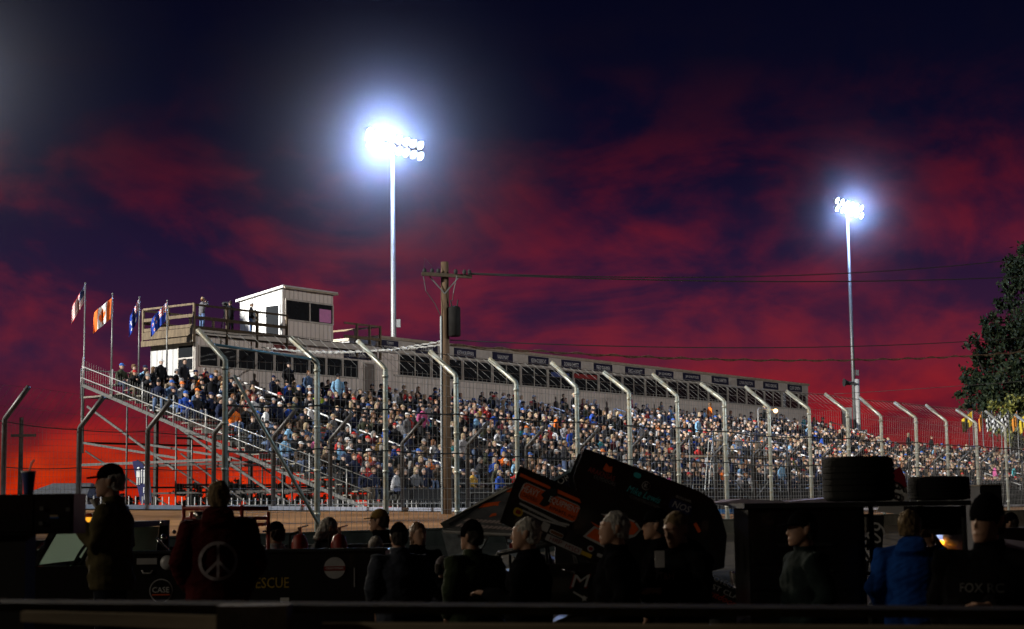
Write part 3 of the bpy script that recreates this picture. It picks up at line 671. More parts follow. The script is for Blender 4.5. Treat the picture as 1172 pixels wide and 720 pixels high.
# video camera on tripod beside the cameraman
p = deck_pos(258, -.45)
tp = thing('video_camera', 'black video camera on a tripod on the roof deck', 'camera', p)
B('body', M_bmatt, tp, lambda mb: (mb.box(p.x - .12, p.x + .14, p.y - .2, p.y + .2, p.z + 1.38, p.z + 1.6), mb.lathe([(0, .06), (.22, .07)], (p.x, p.y - .2, p.z + 1.5), (-.3, -1, 0), 12)))
for k in range(3):
    a = k * 2.1; B('leg', M_bmatt, tp, lambda mb: mb.tube([(p.x, p.y, p.z + 1.38), (p.x + .4 * math.cos(a), p.y + .4 * math.sin(a), p.z)], .02, 6))
# ------------------------------------------------------------------ flagstand in front of the crowd, with its warm lamp
ua, ub = u_at(798, 17.5, 5), u_at(884, 17.5, 5)
FSZ = 4.35
fs_ = thing('flag_stand', 'galvanised steel flagman platform with railings standing on the far wall', 'platform', S((ua + ub) / 2, 17.6, 1.2))
B('platform_floor', M_wood, fs_, lambda mb: (mb.sbox(ua, ub, 16.9, 18.5, FSZ - .12, FSZ)))
for uu in (ua + .05, (ua + ub) / 2, ub - .05):
    for vv in (17.0, 18.45): B('leg', M_galv, fs_, lambda mb: mb.tube([S(uu, vv, 1.0), S(uu, vv, FSZ + 1.25)], .06, 7), smooth=True)
B('railing', M_galv, fs_, lambda mb: [mb.tube([S(ua, 18.45, FSZ + h), S(ub, 18.45, FSZ + h)], .035, 7) for h in (.3, .75, 1.25)], smooth=True)
B('brace', M_galv, fs_, lambda mb: (mb.tube([S(ua, 18.45, FSZ), S((ua + ub) / 2, 18.45, 1.8)], .04, 7), mb.tube([S(ub, 18.45, FSZ), S((ua + ub) / 2, 18.45, 1.8)], .04, 7)), smooth=True)
B('ladder', M_galv, fs_, lambda mb: ([mb.tube([S(ua - .9 + e, 18.3, 1.6), S(ua - .1 + e, 18.3, FSZ + .9)], .03, 6) for e in (0, .4)], [mb.tube([S(ua - .9 + .16 * q, 18.3, 1.6 + .73 * q), S(ua - .5 + .16 * q, 18.3, 1.6 + .73 * q)], .02, 6) for q in range(5)]))
uL = u_at(886, 17.2, 7)
lp = thing('flag_stand_lamp', 'small warm glowing lamp on a bent pipe above the flag stand', 'lamp', S(uL - .05, 17.2, FSZ - .1))
zl_ = zz_at(886, 470, uL, 17.2)
B('pipe', M_rail, lp, lambda mb: mb.tube([S(uL - 2.0, 17.2, FSZ), S(uL - 2.0, 17.2, zl_ - .05), S(uL - 1.9, 17.2, zl_ + .05), S(uL - .1, 17.2, zl_ + .05)], .05, 8), smooth=True)
B('bulb', pm('warm_bulb', (1, .7, .35), .4, emit=9, ecol=(1, .55, .20)), lp, lambda mb: mb.ball(S(uL, 17.3, zl_ - .02), .13, .13, .12), smooth=True)
single('sit', 3, S(u_at(822, 17.4, 5), 17.4, FSZ + .45), FACE + .5, 'man in tan camouflage sitting on the flag stand platform', J['tan camouflage'], hr=HR['grey'])
single('sit', 0, S(u_at(845, 17.4, 5), 17.4, FSZ + .45), FACE - .3, 'man in grey jacket and white cap sitting on the flag stand', J['light grey'], CP['white'])
single('read', 0, S(u_at(866, 17.6, 5), 17.6, FSZ), FACE + .9, 'flagman in navy jacket leaning at the flag stand rail', J['navy'], CP['blue'], s=1.0)
for u_, l_ in ((ua + .35, 'left'), (ub - .4, 'right')):
    pass
# ------------------------------------------------------------------ floodlight poles
M_lens = pm('lit_floodlight_lens', (1, 1, 1), .3, emit=22, ecol=(.72, .84, 1))
def flood(base, z, axis, face, half, n, label, rpole=.21):
    root = thing('floodlight_pole', label, 'floodlight', base, group='stadium floodlight poles')
    bx = Vector(base)
    B('pole', M_galv, root, lambda mb: mb.tube([bx, bx + UP * (z - bx.z + .7)], [rpole, rpole * .6], 12), smooth=True)
    B('junction_box', M_galv, root, lambda mb: mb.box(bx.x + .2, bx.x + .45, bx.y - .3, bx.y - .05, 13.0, 13.5))
    for dz in (0, .72):
        B('crossarm', M_galv, root, lambda mb: mb.bar(bx + axis * -half + UP * (z - bx.z + dz - .12), bx + axis * half + UP * (z - bx.z + dz - .12), .12, .12))
        for k in range(n):
            c = bx + axis * (-half + 2 * half * k / (n - 1)) + UP * (z - bx.z + dz) + face * .22
            d = (face + Vector((0, 0, -.55))).normalized()
            hs = B('lamp', M_galv, root, lambda mb: mb.lathe([(-.34, .08), (-.2, .18), (0, .28), (.04, .29)], c, d, 12), smooth=True)
            B('lens', M_lens, hs, lambda mb: mb.lathe([(.042, .285), (.07, .23), (.085, .05)], c, d, 12), smooth=True)
    return root
b1 = at(451, 470, 104); b1.z = 1.0
flood(b1, at(447, 172, 104).z, DV, NV, 2.5, 8, 'tall floodlight pole behind the press box with two rows of blazing lamps')
b2 = at(980, 520, 150); b2.z = 1.0
flood(b2, at(973, 243, 150).z, DV, NV, 2.6, 6, 'tall floodlight pole beyond the far end of the stand with lit lamps')
b3 = Vector((RIMP.x - .5, RIMP.y + .6, 1.0))
flood(b3, RIMP.z - .3, DV, NV, 3.0, 8, 'floodlight pole left of the grandstand beyond the flags')
def glow(loc, I, r, dens, rad_l=.5, col=(.34, .50, 1)):  # point lamp inside an added ball of mist that makes the halo
    l = bpy.data.lights.new('flood_lamp', 'POINT'); o = bpy.data.objects.new('flood_lamp', l); COL.objects.link(o); o.location = loc
    l.energy = I; l.color = col; l.shadow_soft_size = rad_l
    m = bpy.data.materials.new('halo_mist'); m.use_nodes = True; t = m.node_tree; t.nodes.clear()
    tc = t.nodes.new('ShaderNodeTexCoord'); ln = t.nodes.new('ShaderNodeVectorMath'); ln.operation = 'LENGTH'; t.links.new(tc.outputs['Object'], ln.inputs[0])
    mr = t.nodes.new('ShaderNodeMapRange'); mr.inputs['From Min'].default_value = r; mr.inputs['From Max'].default_value = 0; mr.inputs['To Min'].default_value = 0; mr.inputs['To Max'].default_value = 1
    t.links.new(ln.outputs['Value'], mr.inputs['Value'])
    pw = t.nodes.new('ShaderNodeMath'); pw.operation = 'POWER'; pw.inputs[1].default_value = 8; t.links.new(mr.outputs['Result'], pw.inputs[0])
    mu = t.nodes.new('ShaderNodeMath'); mu.operation = 'MULTIPLY'; mu.inputs[1].default_value = dens
    p2 = t.nodes.new('ShaderNodeMath'); p2.operation = 'POWER'; p2.inputs[1].default_value = 2.2; t.links.new(mr.outputs['Result'], p2.inputs[0])
    p3 = t.nodes.new('ShaderNodeMath'); p3.operation = 'MULTIPLY_ADD'; p3.inputs[1].default_value = .055; t.links.new(p2.outputs[0], p3.inputs[0]); t.links.new(pw.outputs[0], p3.inputs[2])
    t.links.new(p3.outputs[0], mu.inputs[0])
    vs = t.nodes.new('ShaderNodeVolumePrincipled'); vs.inputs['Color'].default_value = (.92, .94, 1, 1); t.links.new(mu.outputs[0], vs.inputs['Density'])
    ou = t.nodes.new('ShaderNodeOutputMaterial'); t.links.new(vs.outputs[0], ou.inputs['Volume'])
    mb = MB(); mb.ball((0, 0, 0), r, r, r, 32, 20); o = mb.build('halo_mist_ball', m); o.location = loc
    o['kind'] = 'stuff'; o['label'] = 'ball of mist added around lit floodlight lamps to form their halo'
    return o
glow(at(434, 162, 102.2), 17000, 15, .06)
glow(at(974, 240, 148.8), 9000, 13, .045)
glow(at(-85, 96, 81), 1900, 18, .018)
# unseen poles added out of frame to carry the key, spill and fill spots
flood(Vector((KEY.x, KEY.y, 0)) - Vector((.85, .5, 0)), KEY.z + .9, Vector((-.49, .87, 0)), Vector((.87, .49, 0)), 3, 8, 'unseen floodlight pole added far left of the camera for the key light')
flood(Vector((SPILL.x, SPILL.y, 0)) - Vector((.8, .3, 0)), SPILL.z + .9, Vector((-.38, .92, 0)), Vector((.92, .38, 0)), 2, 6, 'shorter unseen floodlight pole added behind the camera to light the foreground')
flood(Vector((FILL.x, FILL.y, 0)) + Vector((.7, -.6, 0)), FILL.z + .9, Vector((.7, .7, 0)), Vector((-.7, .7, 0)), 3, 8, 'unseen floodlight pole added far right of the camera for the fill light')
# ------------------------------------------------------------------ flags on the left
M_flag = attr_mat('flag_cloth', .8)
def flag_mesh(name, parent, top, hoist, fly, colf, nu_=44, nv_=28, amp=.08, waves=2.2, root=None):
    """hoist: vector down the pole, fly: vector away from the pole; per-face colours from the design"""
    top = Vector(top); hoist = Vector(hoist); fly = Vector(fly); nr = hoist.cross(fly).normalized()
    vs = []; 
    for j in range(nv_ + 1):
        for i in range(nu_ + 1):
            s, t = i / nu_, j / nv_
            p = top + hoist * t + fly * s + nr * amp * math.sin(waves * 2 * math.pi * s + 1.4 * t) * s ** .6 + fly.normalized() * .03 * math.sin(5 * t) * s
            vs.append(p - root.location)
    fs = []; cols = []
    for j in range(nv_):
        for i in range(nu_):
            a = j * (nu_ + 1) + i; fs.append((a, a + 1, a + nu_ + 2, a + nu_ + 1)); cols.append(colf((i + .5) / nu_, (j + .5) / nv_))
    me = bpy.data.meshes.new(name); me.from_pydata(vs, [], fs)
    at_ = me.attributes.new('col', 'FLOAT_COLOR', 'CORNER')
    at_.data.foreach_set('color', np.repeat(np.concatenate([np.array(cols), np.ones((len(cols), 1))], 1), 4, 0).astype('f').ravel())
    me.materials.append(M_flag); me.polygons.foreach_set('use_smooth', [True] * len(fs)); me.update()
    o = bpy.data.objects.new(name, me); COL.objects.link(o); o.parent = parent
    m = o.modifiers.new('cloth', 'SOLIDIFY'); m.thickness = .006
    return o
WH = (.85, .85, .83); BL = (.015, .05, .34); RD = (.58, .02, .025); CR = (.88, .17, .03)
def us(s, t):
    if s < .42 and t < .54:
        k = ((s * 14) % 1 - .5) ** 2 + ((t * 10) % 1 - .5) ** 2
        return (.5, .5, .5) if k < .035 else (.012, .02, .10)
    return RD if int(t * 13) % 2 == 0 else WH
LEAF = [(0, -1), (.2, -.62), (.42, -.72), (.34, -.2), (.62, -.5), (.70, -.3), (.98, -.36), (.86, -.02), (1, .1), (.5, .48), (.56, .66), (.08, .58), (.07, 1), (-.07, 1), (-.08, .58), (-.56, .66), (-.5, .48), (-1, .1), (-.86, -.02), (-.98, -.36), (-.70, -.3), (-.62, -.5), (-.34, -.2), (-.42, -.72), (-.2, -.62)]
def inpoly(x, y, P):
    r = False; j = len(P) - 1
    for i in range(len(P)):
        if (P[i][1] > y) != (P[j][1] > y) and x < (P[j][0] - P[i][0]) * (y - P[i][1]) / (P[j][1] - P[i][1]) + P[i][0]: r = not r
        j = i
    return r
def ca(s, t):
    if s < .25 or s > .75: return CR
    return CR if inpoly((s - .5) / .2, (t - .5) / .40, LEAF) else WH
def jack(x, y):   # canton 0..1
    a, b = abs(x - .5), abs(y - .5)
    if a < .07 or b < .10: return RD
    if a < .13 or b < .18: return WH
    d = min(abs(x - y), abs(x + y - 1))
    return RD if d < .05 else WH if d < .14 else BL
STARS = [(.75, .2), (.66, .45), (.86, .4), (.78, .55), (.75, .82)]
def aus(s, t):
    if s < .5 and t < .5: return jack(s * 2, t * 2)
    if (s - .25) ** 2 * 2.5 + (t - .76) ** 2 < .012: return WH
    return WH if any((s - a) ** 2 * 3 + (t - b) ** 2 < .0045 for a, b in STARS) else BL
def nzl(s, t):
    if s < .5 and t < .5: return jack(s * 2, t * 2)
    for a, b in ((.75, .2), (.64, .48), (.87, .42), (.75, .8)):
        q = (s - a) ** 2 * 3 + (t - b) ** 2
        if q < .0035: return RD
        if q < .0075: return WH
    return BL
for px, pyt, fl, hz_, dz_, fn, label in ((96.5, 325, (-.52, -.98), .95, 0, us, 'limp red, white and navy striped flag with white stars, hanging left of the bleachers'),
                              (128, 337, (-.82, -.72), 1.05, .12, ca, 'orange-red and white maple leaf flag on a thin pole'),
                              (159, 341, (-.38, -.85), 1.1, 0, aus, 'blue flag with red cross canton and white stars beside the roof deck'),
                              (191, 345, (-.72, -.85), .95, 0, nzl, 'blue flag with red stars hanging in front of the deck railing')):
    u = u_at(px - .2, -.15, 9); base = S(u, -.15, 7.18); top = at(px, pyt, base.y)
    if px < 100: base = S(u, -.15, 4.5)
    fp = thing('flag', label, 'flag', base)
    B('pole', M_galv, fp, lambda mb: mb.tube([base, (base.x, base.y, top.z)], [.05, .03], 8), smooth=True)
    B('finial', M_galv, fp, lambda mb: mb.ball((base.x, base.y, top.z + .03), .05, .05, .05), smooth=True)
    flag_mesh('cloth', fp, Vector((base.x - .03, base.y, top.z - dz_ - .04)), (-.06, 0, -hz_), (fl[0], -.12, fl[1]), fn, root=fp, amp=.10)
# flags at the far right
CH = lambda s, t: (.75, .75, .73) if (int(s * 6) + int(t * 5)) % 2 else (.015, .015, .015)
for k, (px, py, c, fx, name) in enumerate(((1108, 471, (.02, .02, .025), -.3, 'black flag, leftmost of the row before the tall tree'), (1113, 470, (.75, .50, .03), -1.0, 'yellow flag left of the orange one before the tall tree'), (1124, 470, (.70, .25, .03), -.35, 'limp orange flag left of the chequered ones'), (1135, 470, CH, -.55, 'black and white chequered flag nearest the orange flag on its left'), (1145, 471, CH, -.8, 'black and white chequered flag, middle of the three'), (1154, 470, CH, -.7, 'black and white chequered flag, farthest right of the three'),
                                (1164, 470, (.75, .28, .03), -.5, 'orange flag right of the chequered ones'), (1175, 472, (.75, .55, .04), -.7, 'yellow flag at the right edge of the row'))):
    Y = 150; top = at(px, py, Y); base = Vector((top.x, Y, 1.0)); fp = thing('flag', name, 'flag', base, group='row of race flags on poles')
    B('pole', M_galv, fp, lambda mb: mb.tube([base, (top.x, Y, top.z)], .045, 6), smooth=True)
    flag_mesh('cloth', fp, (top.x - .03, Y, top.z - .05), (0, 0, -1.25), (fx, -.2, -.75), c if callable(c) else (lambda s, t, c=c: c), 24, 20, .06, root=fp)
# restroom feather banner beneath the bleachers
bb = at(166, 574, 74); bb.z = 1.0
fb = thing('feather_banner', 'navy feather banner with white restroom figures under the bleachers', 'banner', bb)
q = lambda px, py: at(px, py, 74)
outl = [(151.5, 528), (157, 527), (163, 530), (168, 537), (171, 545), (174, 574), (161, 577)]
B('cloth', pm('navy_banner_cloth', (.014, .015, .09), .8, 0, .2, 3), fb, lambda mb: mb.prism([q(*p) for p in outl], (0, .03, 0)))
B('pole', M_dwire, fb, lambda mb: mb.tube([bb, q(174, 574), q(171, 545), q(168, 537), q(163, 529.5), q(157, 526.5)], .025, 6))
def fig(mb, px, py):
    c = q(px, py); c.y -= .03
    mb.ball(c + Vector((0, 0, .34)), .06, .015, .065, 10, 6)
    for dx in (-.05, .05): mb.box(c.x + dx - .025, c.x + dx + .025, c.y - .01, c.y, c.z - .38, c.z - .051)
    mb.box(c.x - .085, c.x + .085, c.y - .01, c.y, c.z - .05, c.z + .24)
B('pictogram', M_white, fb, lambda mb: (fig(mb, 158.5, 545), fig(mb, 166.5, 544), mb.box(q(162.3, 545).x - .02, q(162.3, 545).x + .02, 73.96, 73.97, q(162, 553).z, q(162, 537).z)))
for l_, py in (('R', 561), ('F', 569)): txt(l_, .24, q(166.5, py) + Vector((0, -.02, 0)), (1, 0, 0), UP, M_white, fb)
# ------------------------------------------------------------------ utility pole with transformer, wires
UY = 66.3; ub_ = at(511.5, 579, UY); ut = at(507.5, 300, UY)
base = Vector((ub_.x, UY, 1.0)); dirp = (ut - ub_)
up_ = thing('utility_pole', 'weathered wooden utility pole with crossarm and transformer in front of the stand', 'utility pole', base)
base_top = Vector((base.x, UY, ut.z))
M_pole = pm('pole_wood', (.12, .08, .05), .95, 0, .6, 4, .4, stretch=(2, 2, .2), spec=.1)
B('pole', M_pole, up_, lambda mb: mb.tube([base, base_top], [.19, .155], 12), smooth=True)
zc = at(515, 317, UY).z; xm = base.x
B('crossarm', M_dwood, up_, lambda mb: mb.bar((xm - .92, UY - .32, zc + .1), (xm + 1.1, UY - .12, zc - .02), .12, .14))
for dx in (-.8, -.5, -.25, .45, .8, 1.0):
    B('insulator', M_bmatt, up_, lambda mb: mb.lathe([(0, .05), (.06, .08), (.14, .08), (.2, .03)], (xm + dx, UY - .24, zc + .1 - .05 * dx), (0, 0, 1), 8))
B('arm_brace', M_galv, up_, lambda mb: (mb.bar((xm - .6, UY - .2, zc), (xm, UY - .2, zc - .7), .03, .05), mb.bar((xm + .6, UY - .2, zc), (xm, UY - .2, zc - .7), .03, .05)))
tz = at(518, 368, UY).z
tr_ = B('transformer', pm('dark_transformer_paint', (.014, .013, .012), .8, 0, .4, 5, spec=.1), up_, lambda mb: mb.lathe([(-.62, .2), (-.58, .24), (.52, .24), (.58, .2), (.62, .06)], (xm + .38, UY - .12, tz), (0, 0, 1), 16), smooth=True)
B('bushing', M_bmatt, tr_, lambda mb: [mb.tube([(xm + .38 + d, UY - .12, tz + .55), (xm + .38 + d * 1.5, UY - .2, tz + .85)], .03, 6) for d in (-.1, .1)])
B('conduit', M_galv, up_, lambda mb: mb.tube([(xm - .2, UY - .12, 1.1), (xm - .17, UY - .12, zc - 1.6)], .04, 6))
B('drop_wire', M_dwire, up_, lambda mb: (mb.tube([(xm - .85, UY - .3, zc + .05), (xm - .75, UY - .3, zc - .6), (xm - .4, UY - .25, zc - 1.1), (xm - .17, UY - .12, zc - 1.6)], .018, 5), mb.tube([(xm + .5, UY - .3, zc), (xm + .35, UY - .3, zc - .7), (xm + .3, UY - .2, tz + .8)], .018, 5), mb.tube([(xm - .82, UY - .3, zc + .3), (xm - .8, UY - .3, zc + .75), (xm - .5, UY - .3, zc + .4)], .012, 5)))
def wire(label, a, b, sag, r, mat=M_dwire, name='power_line', group=None, twist=False):
    a = Vector(a); b = Vector(b); pts = []
    for k in range(25):
        t = k / 24; pts.append(a.lerp(b, t) - UP * sag * 4 * t * (1 - t))
    mb = MB(); mb.tube(pts, r, 6)
    if twist:
        n = 160; d = (b - a).normalized(); sd = d.cross(UP).normalized()
        mb.tube([a.lerp(b, k / n) - UP * sag * 4 * (k / n) * (1 - k / n) + (sd * math.cos(k * 1.0) + UP * math.sin(k * 1.0)) * r * 2.2 for k in range(n + 1)], r * .8, 4)
    o = mb.build(name, mat, loc=a, smooth=True); return tag(o, label, 'cable')
W1 = Vector((xm + 1.0, UY - .15, zc + .12)); W2 = Vector((xm + 1.05, UY - .15, zc + .08))
wire('thin power line, highest of those running right from the pole crossarm', W1, at(1290, 278, 104), .9, .026)
wire('thin power line second below the top, from the crossarm to the right', W2, at(1290, 309, 104), .5, .03)
wire('thin dark line crossing the red sky just over the press box roof', Vector((xm + .2, UY, tz - .75)), at(1300, 373, 104), .75, .024)
wire('thick twisted cable sagging over the press box roof towards the trees', Vector((xm + .2, UY, tz - .95)), at(1300, 388, 104), .95, .03, M_pole, twist=True)
wire('lowest thin line running from behind the far posts to the tree', at(955, 451, 120), at(1300, 425, 120), .1, .02)
for k, (py0, py1, lab) in enumerate(((391, 402, 'pale twisted service cable from pole to press box, upper of two'), (395, 398, 'pale twisted service cable from pole to deck, lower of two'))):
    wire(lab, Vector((xm - .15, UY, at(507, py0, UY).z)), at(300 if k else 330, py1, 87), .25, .022, M_cable, 'service_cable', twist=True)
# camera mast beyond the far end of the stand
mb_ = at(984, 520, 140); mb_.z = 1.0
ms = thing('camera_mast', 'thin grey mast with small loudspeaker horns beside the far floodlight pole', 'mast', mb_)
mt_ = at(982.5, 434, 140)
B('mast', M_rail, ms, lambda mb: mb.tube([mb_, (mb_.x, 140, mt_.z)], .2, 10), smooth=True)
B('horn', M_bmatt, ms, lambda mb: (mb.lathe([(0, .08), (.5, .12), (.9, .35)], (mb_.x - .3, 139.8, mt_.z - .3), (-1, -.2, 0), 12), mb.box(mb_.x - .9, mb_.x, 139.7, 139.9, mt_.z - .5, mt_.z - .35)))
B('meter_box', M_galv, ms, lambda mb: mb.box(mb_.x - 1.4, mb_.x - .6, 139.6, 140.1, mt_.z - 4.2, mt_.z - 2.4))
B('platform', M_galv, ms, lambda mb: mb.box(mb_.x - 1.2, mb_.x + .6, 139.5, 140.5, mt_.z - 4.6, mt_.z - 4.3))
# far pole, house and trees at the left horizon
p0 = at(23, 560, 120); p0.z = 1.0; pt_ = at(20, 478, 120)
fp = thing('utility_pole', 'small dark utility pole far behind the fence at the left edge', 'utility pole', p0)
B('pole', M_dwood, fp, lambda mb: mb.tube([p0, (p0.x, 120, pt_.z)], [.2, .15], 8))
B('crossarm', M_dwood, fp, lambda mb: mb.box(p0.x - .7, p0.x + 1.1, 119.8, 119.95, pt_.z - 1.4, pt_.z - 1.2))
hs = thing('house', 'low house with dark shingled roof beyond the fence at the left', 'house', Vector((at(52, 575, 88).x, 88, 1.0)))
hx0, hx1 = at(12, 570, 88).x, at(98, 570, 88).x; he = at(50, 568, 88).z; hr_ = at(50, 553.5, 92).z
M_shing = pm('dark_shingle', (.05, .05, .05), .9, 0, .4, 3, .3)
B('wall', pm('pale_house_wall', (.25, .24, .23), .8, 0, .2, 3), hs, lambda mb: mb.box(hx0 + .5, hx1 - .5, 88.4, 95, 1, he))
B('roof', M_shing, hs, lambda mb: mb._add([(hx0, 88, he - .1), (hx1, 88, he - .1), (hx1, 96, he - .1), (hx0, 96, he - .1), (hx0 + 1.1, 92, hr_), (hx1 - .7, 92, hr_)], [(0, 1, 5, 4), (1, 2, 5), (2, 3, 4, 5), (3, 0, 4), (0, 3, 2, 1)]))
B('gutter', M_galv, hs, lambda mb: mb.bar((hx0, 87.95, he - .12), (hx1, 87.95, he - .12), .1, .12))
B('window', M_glass, hs, lambda mb: mb.box(hx0 + 1.5, hx0 + 2.6, 88.36, 88.4, 1.1, 1.6))
# trees: leaf faces clustered on limbs
def leafy(name, label, base, trunk_h, clusters, nleaf, ls, mats, seed, rt=.4):
    r = np.random.default_rng(seed); base = Vector(base)
    root = thing(name, label, 'tree', base)
    def tr(mb):
        mb.tube([base, base + UP * trunk_h * .5 + Vector((.2, 0, 0)), base + UP * trunk_h], [rt, rt * .75, rt * .35], 9)
        for c, cr in clusters[::2]:
            st = base + UP * trunk_h * r.uniform(.35, .9); mid = st.lerp(Vector(c), .55) - UP * .4
            mb.tube([st, mid, c], [rt * .35, rt * .22, .04], 6)
    B('trunk', pm('bark', (.05, .035, .025), .95, 0, .5, 4, .4), root, tr, smooth=True)
    V_ = []; 
    tot = sum(cr ** 2 for _, cr in clusters)
    for c, cr in clusters:
        n = int(nleaf * cr ** 2 / tot)
        # sub-clumps on the cluster surface
        k = max(5, int(7 * cr)); sub = r.normal(size=(k, 3)); sub /= np.linalg.norm(sub, axis=1)[:, None]; sub *= cr * r.uniform(.45, 1.0, (k, 1)); sub[:, 2] *= .75
        w_ = r.integers(0, k, n); p = sub[w_] + r.normal(size=(n, 3)) * cr * .15 + np.array(c)
        a = r.normal(size=(n, 3)); a /= np.linalg.norm(a, axis=1)[:, None]; b = np.cross(a, r.normal(size=(n, 3))); b /= np.linalg.norm(b, axis=1)[:, None]
        s = ls * r.uniform(.6, 1.3, (n, 1)); V_.append(np.stack([p - a * s, p - b * s * .5, p + a * s, p + b * s * .5], 1).reshape(-1, 3))
    V_ = np.concatenate(V_); m_ = len(V_) // 4
    me = bpy.data.meshes.new('crown'); me.from_pydata((V_ - np.array(base)).tolist(), [], np.arange(m_ * 4).reshape(-1, 4).tolist())
    for m in mats: me.materials.append(m)
    me.polygons.foreach_set('material_index', r.integers(0, len(mats), m_)); me.update()
    o = bpy.data.objects.new('crown', me); COL.objects.link(o); o.parent = root
    return root
LM = [pm('leaf_dark', (.011, .022, .006), .7, 0, .3, 1), pm('leaf_mid', (.017, .032, .007), .7, 0, .3, 1), pm('leaf_olive', (.035, .045, .010), .7, 0, .3, 1)]
TY = 165
def cl(lst): return [(at(px, py, TY + dy), r_) for px, py, r_, dy in lst]
leafy('broadleaf_tree', 'large dark broadleaf tree rising at the right edge behind the flags', (at(1165, 520, TY).x, TY, 1.0), 18,
      cl([(1172, 300, 2.0, 0), (1168, 330, 2.0, -1), (1185, 310, 2.6, 1), (1172, 360, 2.3, 0), (1152, 352, 1.3, 1), (1136, 368, 1.2, 0), (1150, 385, 2.2, 0), (1126, 388, 1.4, -1), (1115, 402, 1.2, 0), (1135, 412, 2.3, 1), (1165, 405, 3, 0), (1112, 430, 1.5, 0), (1105, 445, 1.2, 0), (1128, 445, 2.3, -2), (1155, 440, 2.8, -2), (1185, 380, 3.4, 0), (1190, 440, 3.4, 0), (1120, 462, 1.6, -2), (1145, 468, 2.0, -3), (1172, 470, 2.4, -3), (1210, 350, 4, 0), (1215, 430, 4.5, 0), (1160, 318, 1.0, 0), (1178, 285, 1.3, 0)]), 24000, .24, LM, 5, .5)
leafy('bushy_tree', 'lower tree with yellow light put into its leaf colour behind the chequered flags', (at(1160, 520, 156).x, 156, 1.0), 8,
      [(at(px, py, 156), r_) for px, py, r_ in ((1150, 470, 1.6), (1165, 478, 1.8), (1182, 470, 2.2), (1145, 490, 1.4), (1168, 495, 2), (1158, 485, 1.4))], 5000, .2, [LM[2], pm('leaf_lit_yellow', (.20, .19, .03), .7, 0, .3, 1)], 8, .3)  # light on the lower foliage put into the yellow leaf colour
k = 0
for px, wd, hh in ((-60, 4, 3), (128, 2.2, 2.0), (214, 3.5, 2.4), (238, 3, 3.0), (262, 4.2, 3.2), (292, 3.5, 2.6), (322, 4, 3.0), (352, 4, 2.6)):
    bx = at(px, 575, 210); r2 = random.Random(px); bx.z = 1.0
    leafy('distant_tree', f'small dark tree on the horizon seen through the scaffolding, {["far left by the house", "left of the banner", "first right of the banner", "second right of the banner", "third right of the banner", "fourth right of the banner", "fifth right of the banner", "sixth right of the banner"][k]}', bx, hh * .8,
          [(bx + Vector((r2.uniform(-wd, wd) * 1.3, r2.uniform(-1, 1), r2.uniform(.2, hh * 1.1))), r2.uniform(.8, 1.5)) for _ in range(14)], 2600, .28, LM[:1], px + 100, .15); k += 1
# ================================================================== FOREGROUND
def dens(px0, px1, Y): return at(px0, 578, Y).x, at(px1, 578, Y).x
# wooden guard fence right in front of the camera
gf = thing('plank_fence', 'dark weathered plank guard fence across the bottom foreground', 'fence', (0, 6, 0))
zt = lambda px, py, Y: at(px, py, Y).z
M_plank = pm('weathered_plank', (.55, .46, .33), .95, 0, .6, 5, .4, spec=.05, stretch=(.15, 1, 1))
xL, xP, xR = at(-80, 690, 6).x, at(302, 690, 6).x, at(1260, 690, 6).x
B('top_rail', pm('dark_rail_wood', (.022, .016, .008), 1, 0, .5, 6, .3, spec=.02), gf, lambda mb: mb.hexa([(xL, 5.95, zt(0, 697, 6)), (xR, 5.95, zt(900, 713, 6)), (xR, 6.2, zt(900, 713, 6)), (xL, 6.2, zt(0, 697, 6)), (xL, 5.95, zt(0, 688, 6)), (xR, 5.95, zt(900, 703, 6)), (xR, 6.2, zt(900, 703, 6)), (xL, 6.2, zt(0, 688, 6))]))
B('plank', M_plank, gf, lambda mb: mb.hexa([(at(35, 700, 6).x, 5.88, zt(35, 709, 6)), (xP - .1, 5.88, zt(270, 720, 6)), (xP - .1, 5.94, zt(270, 720, 6)), (at(35, 700, 6).x, 5.94, zt(35, 709, 6)), (at(35, 700, 6).x, 5.88, zt(35, 697.5, 6)), (xP - .1, 5.88, zt(270, 703, 6)), (xP - .1, 5.94, zt(270, 703, 6)), (at(35, 700, 6).x, 5.94, zt(35, 697.5, 6))]))
B('plank', M_plank, gf, lambda mb: mb.hexa([(xP + .22, 5.88, zt(345, 735, 6)), (xR, 5.88, zt(900, 740, 6)), (xR, 5.94, zt(900, 740, 6)), (xP + .22, 5.94, zt(345, 735, 6)), (xP + .22, 5.88, zt(345, 711, 6)), (xR, 5.88, zt(900, 720, 6)), (xR, 5.94, zt(900, 720, 6)), (xP + .22, 5.94, zt(345, 711, 6))]))
B('lower_plank', M_plank, gf, lambda mb: (mb.box(xL, xR, 5.98, 6.05, .95, 1.15), mb.box(xL, xR, 5.98, 6.05, .55, .75)))
for xx in (xP, xP + 3.2, xP - 2.6):
    B('fence_post', M_dwood, gf, lambda mb: mb.box(xx - .12, xx + .12, 5.72, 5.87, 0, zt(302, 688, 6)))
# low platform that lifts the two men on the left
xa, xb = dens(30, 345, 13.4)
wp = thing('timber_platform', 'low dark timber platform under the two men standing at the left', 'platform', ((xa + xb) / 2, 13.4, 0))
B('deck', M_dwood, wp, lambda mb: mb.box(xa, xb, 11.9, 15.2, .24, .3))
for x_ in (xa + .1, xb - .1):
    for y_ in (12, 15.1): B('leg', M_dwood, wp, lambda mb: mb.box(x_ - .05, x_ + .05, y_ - .05, y_ + .05, 0, .239))
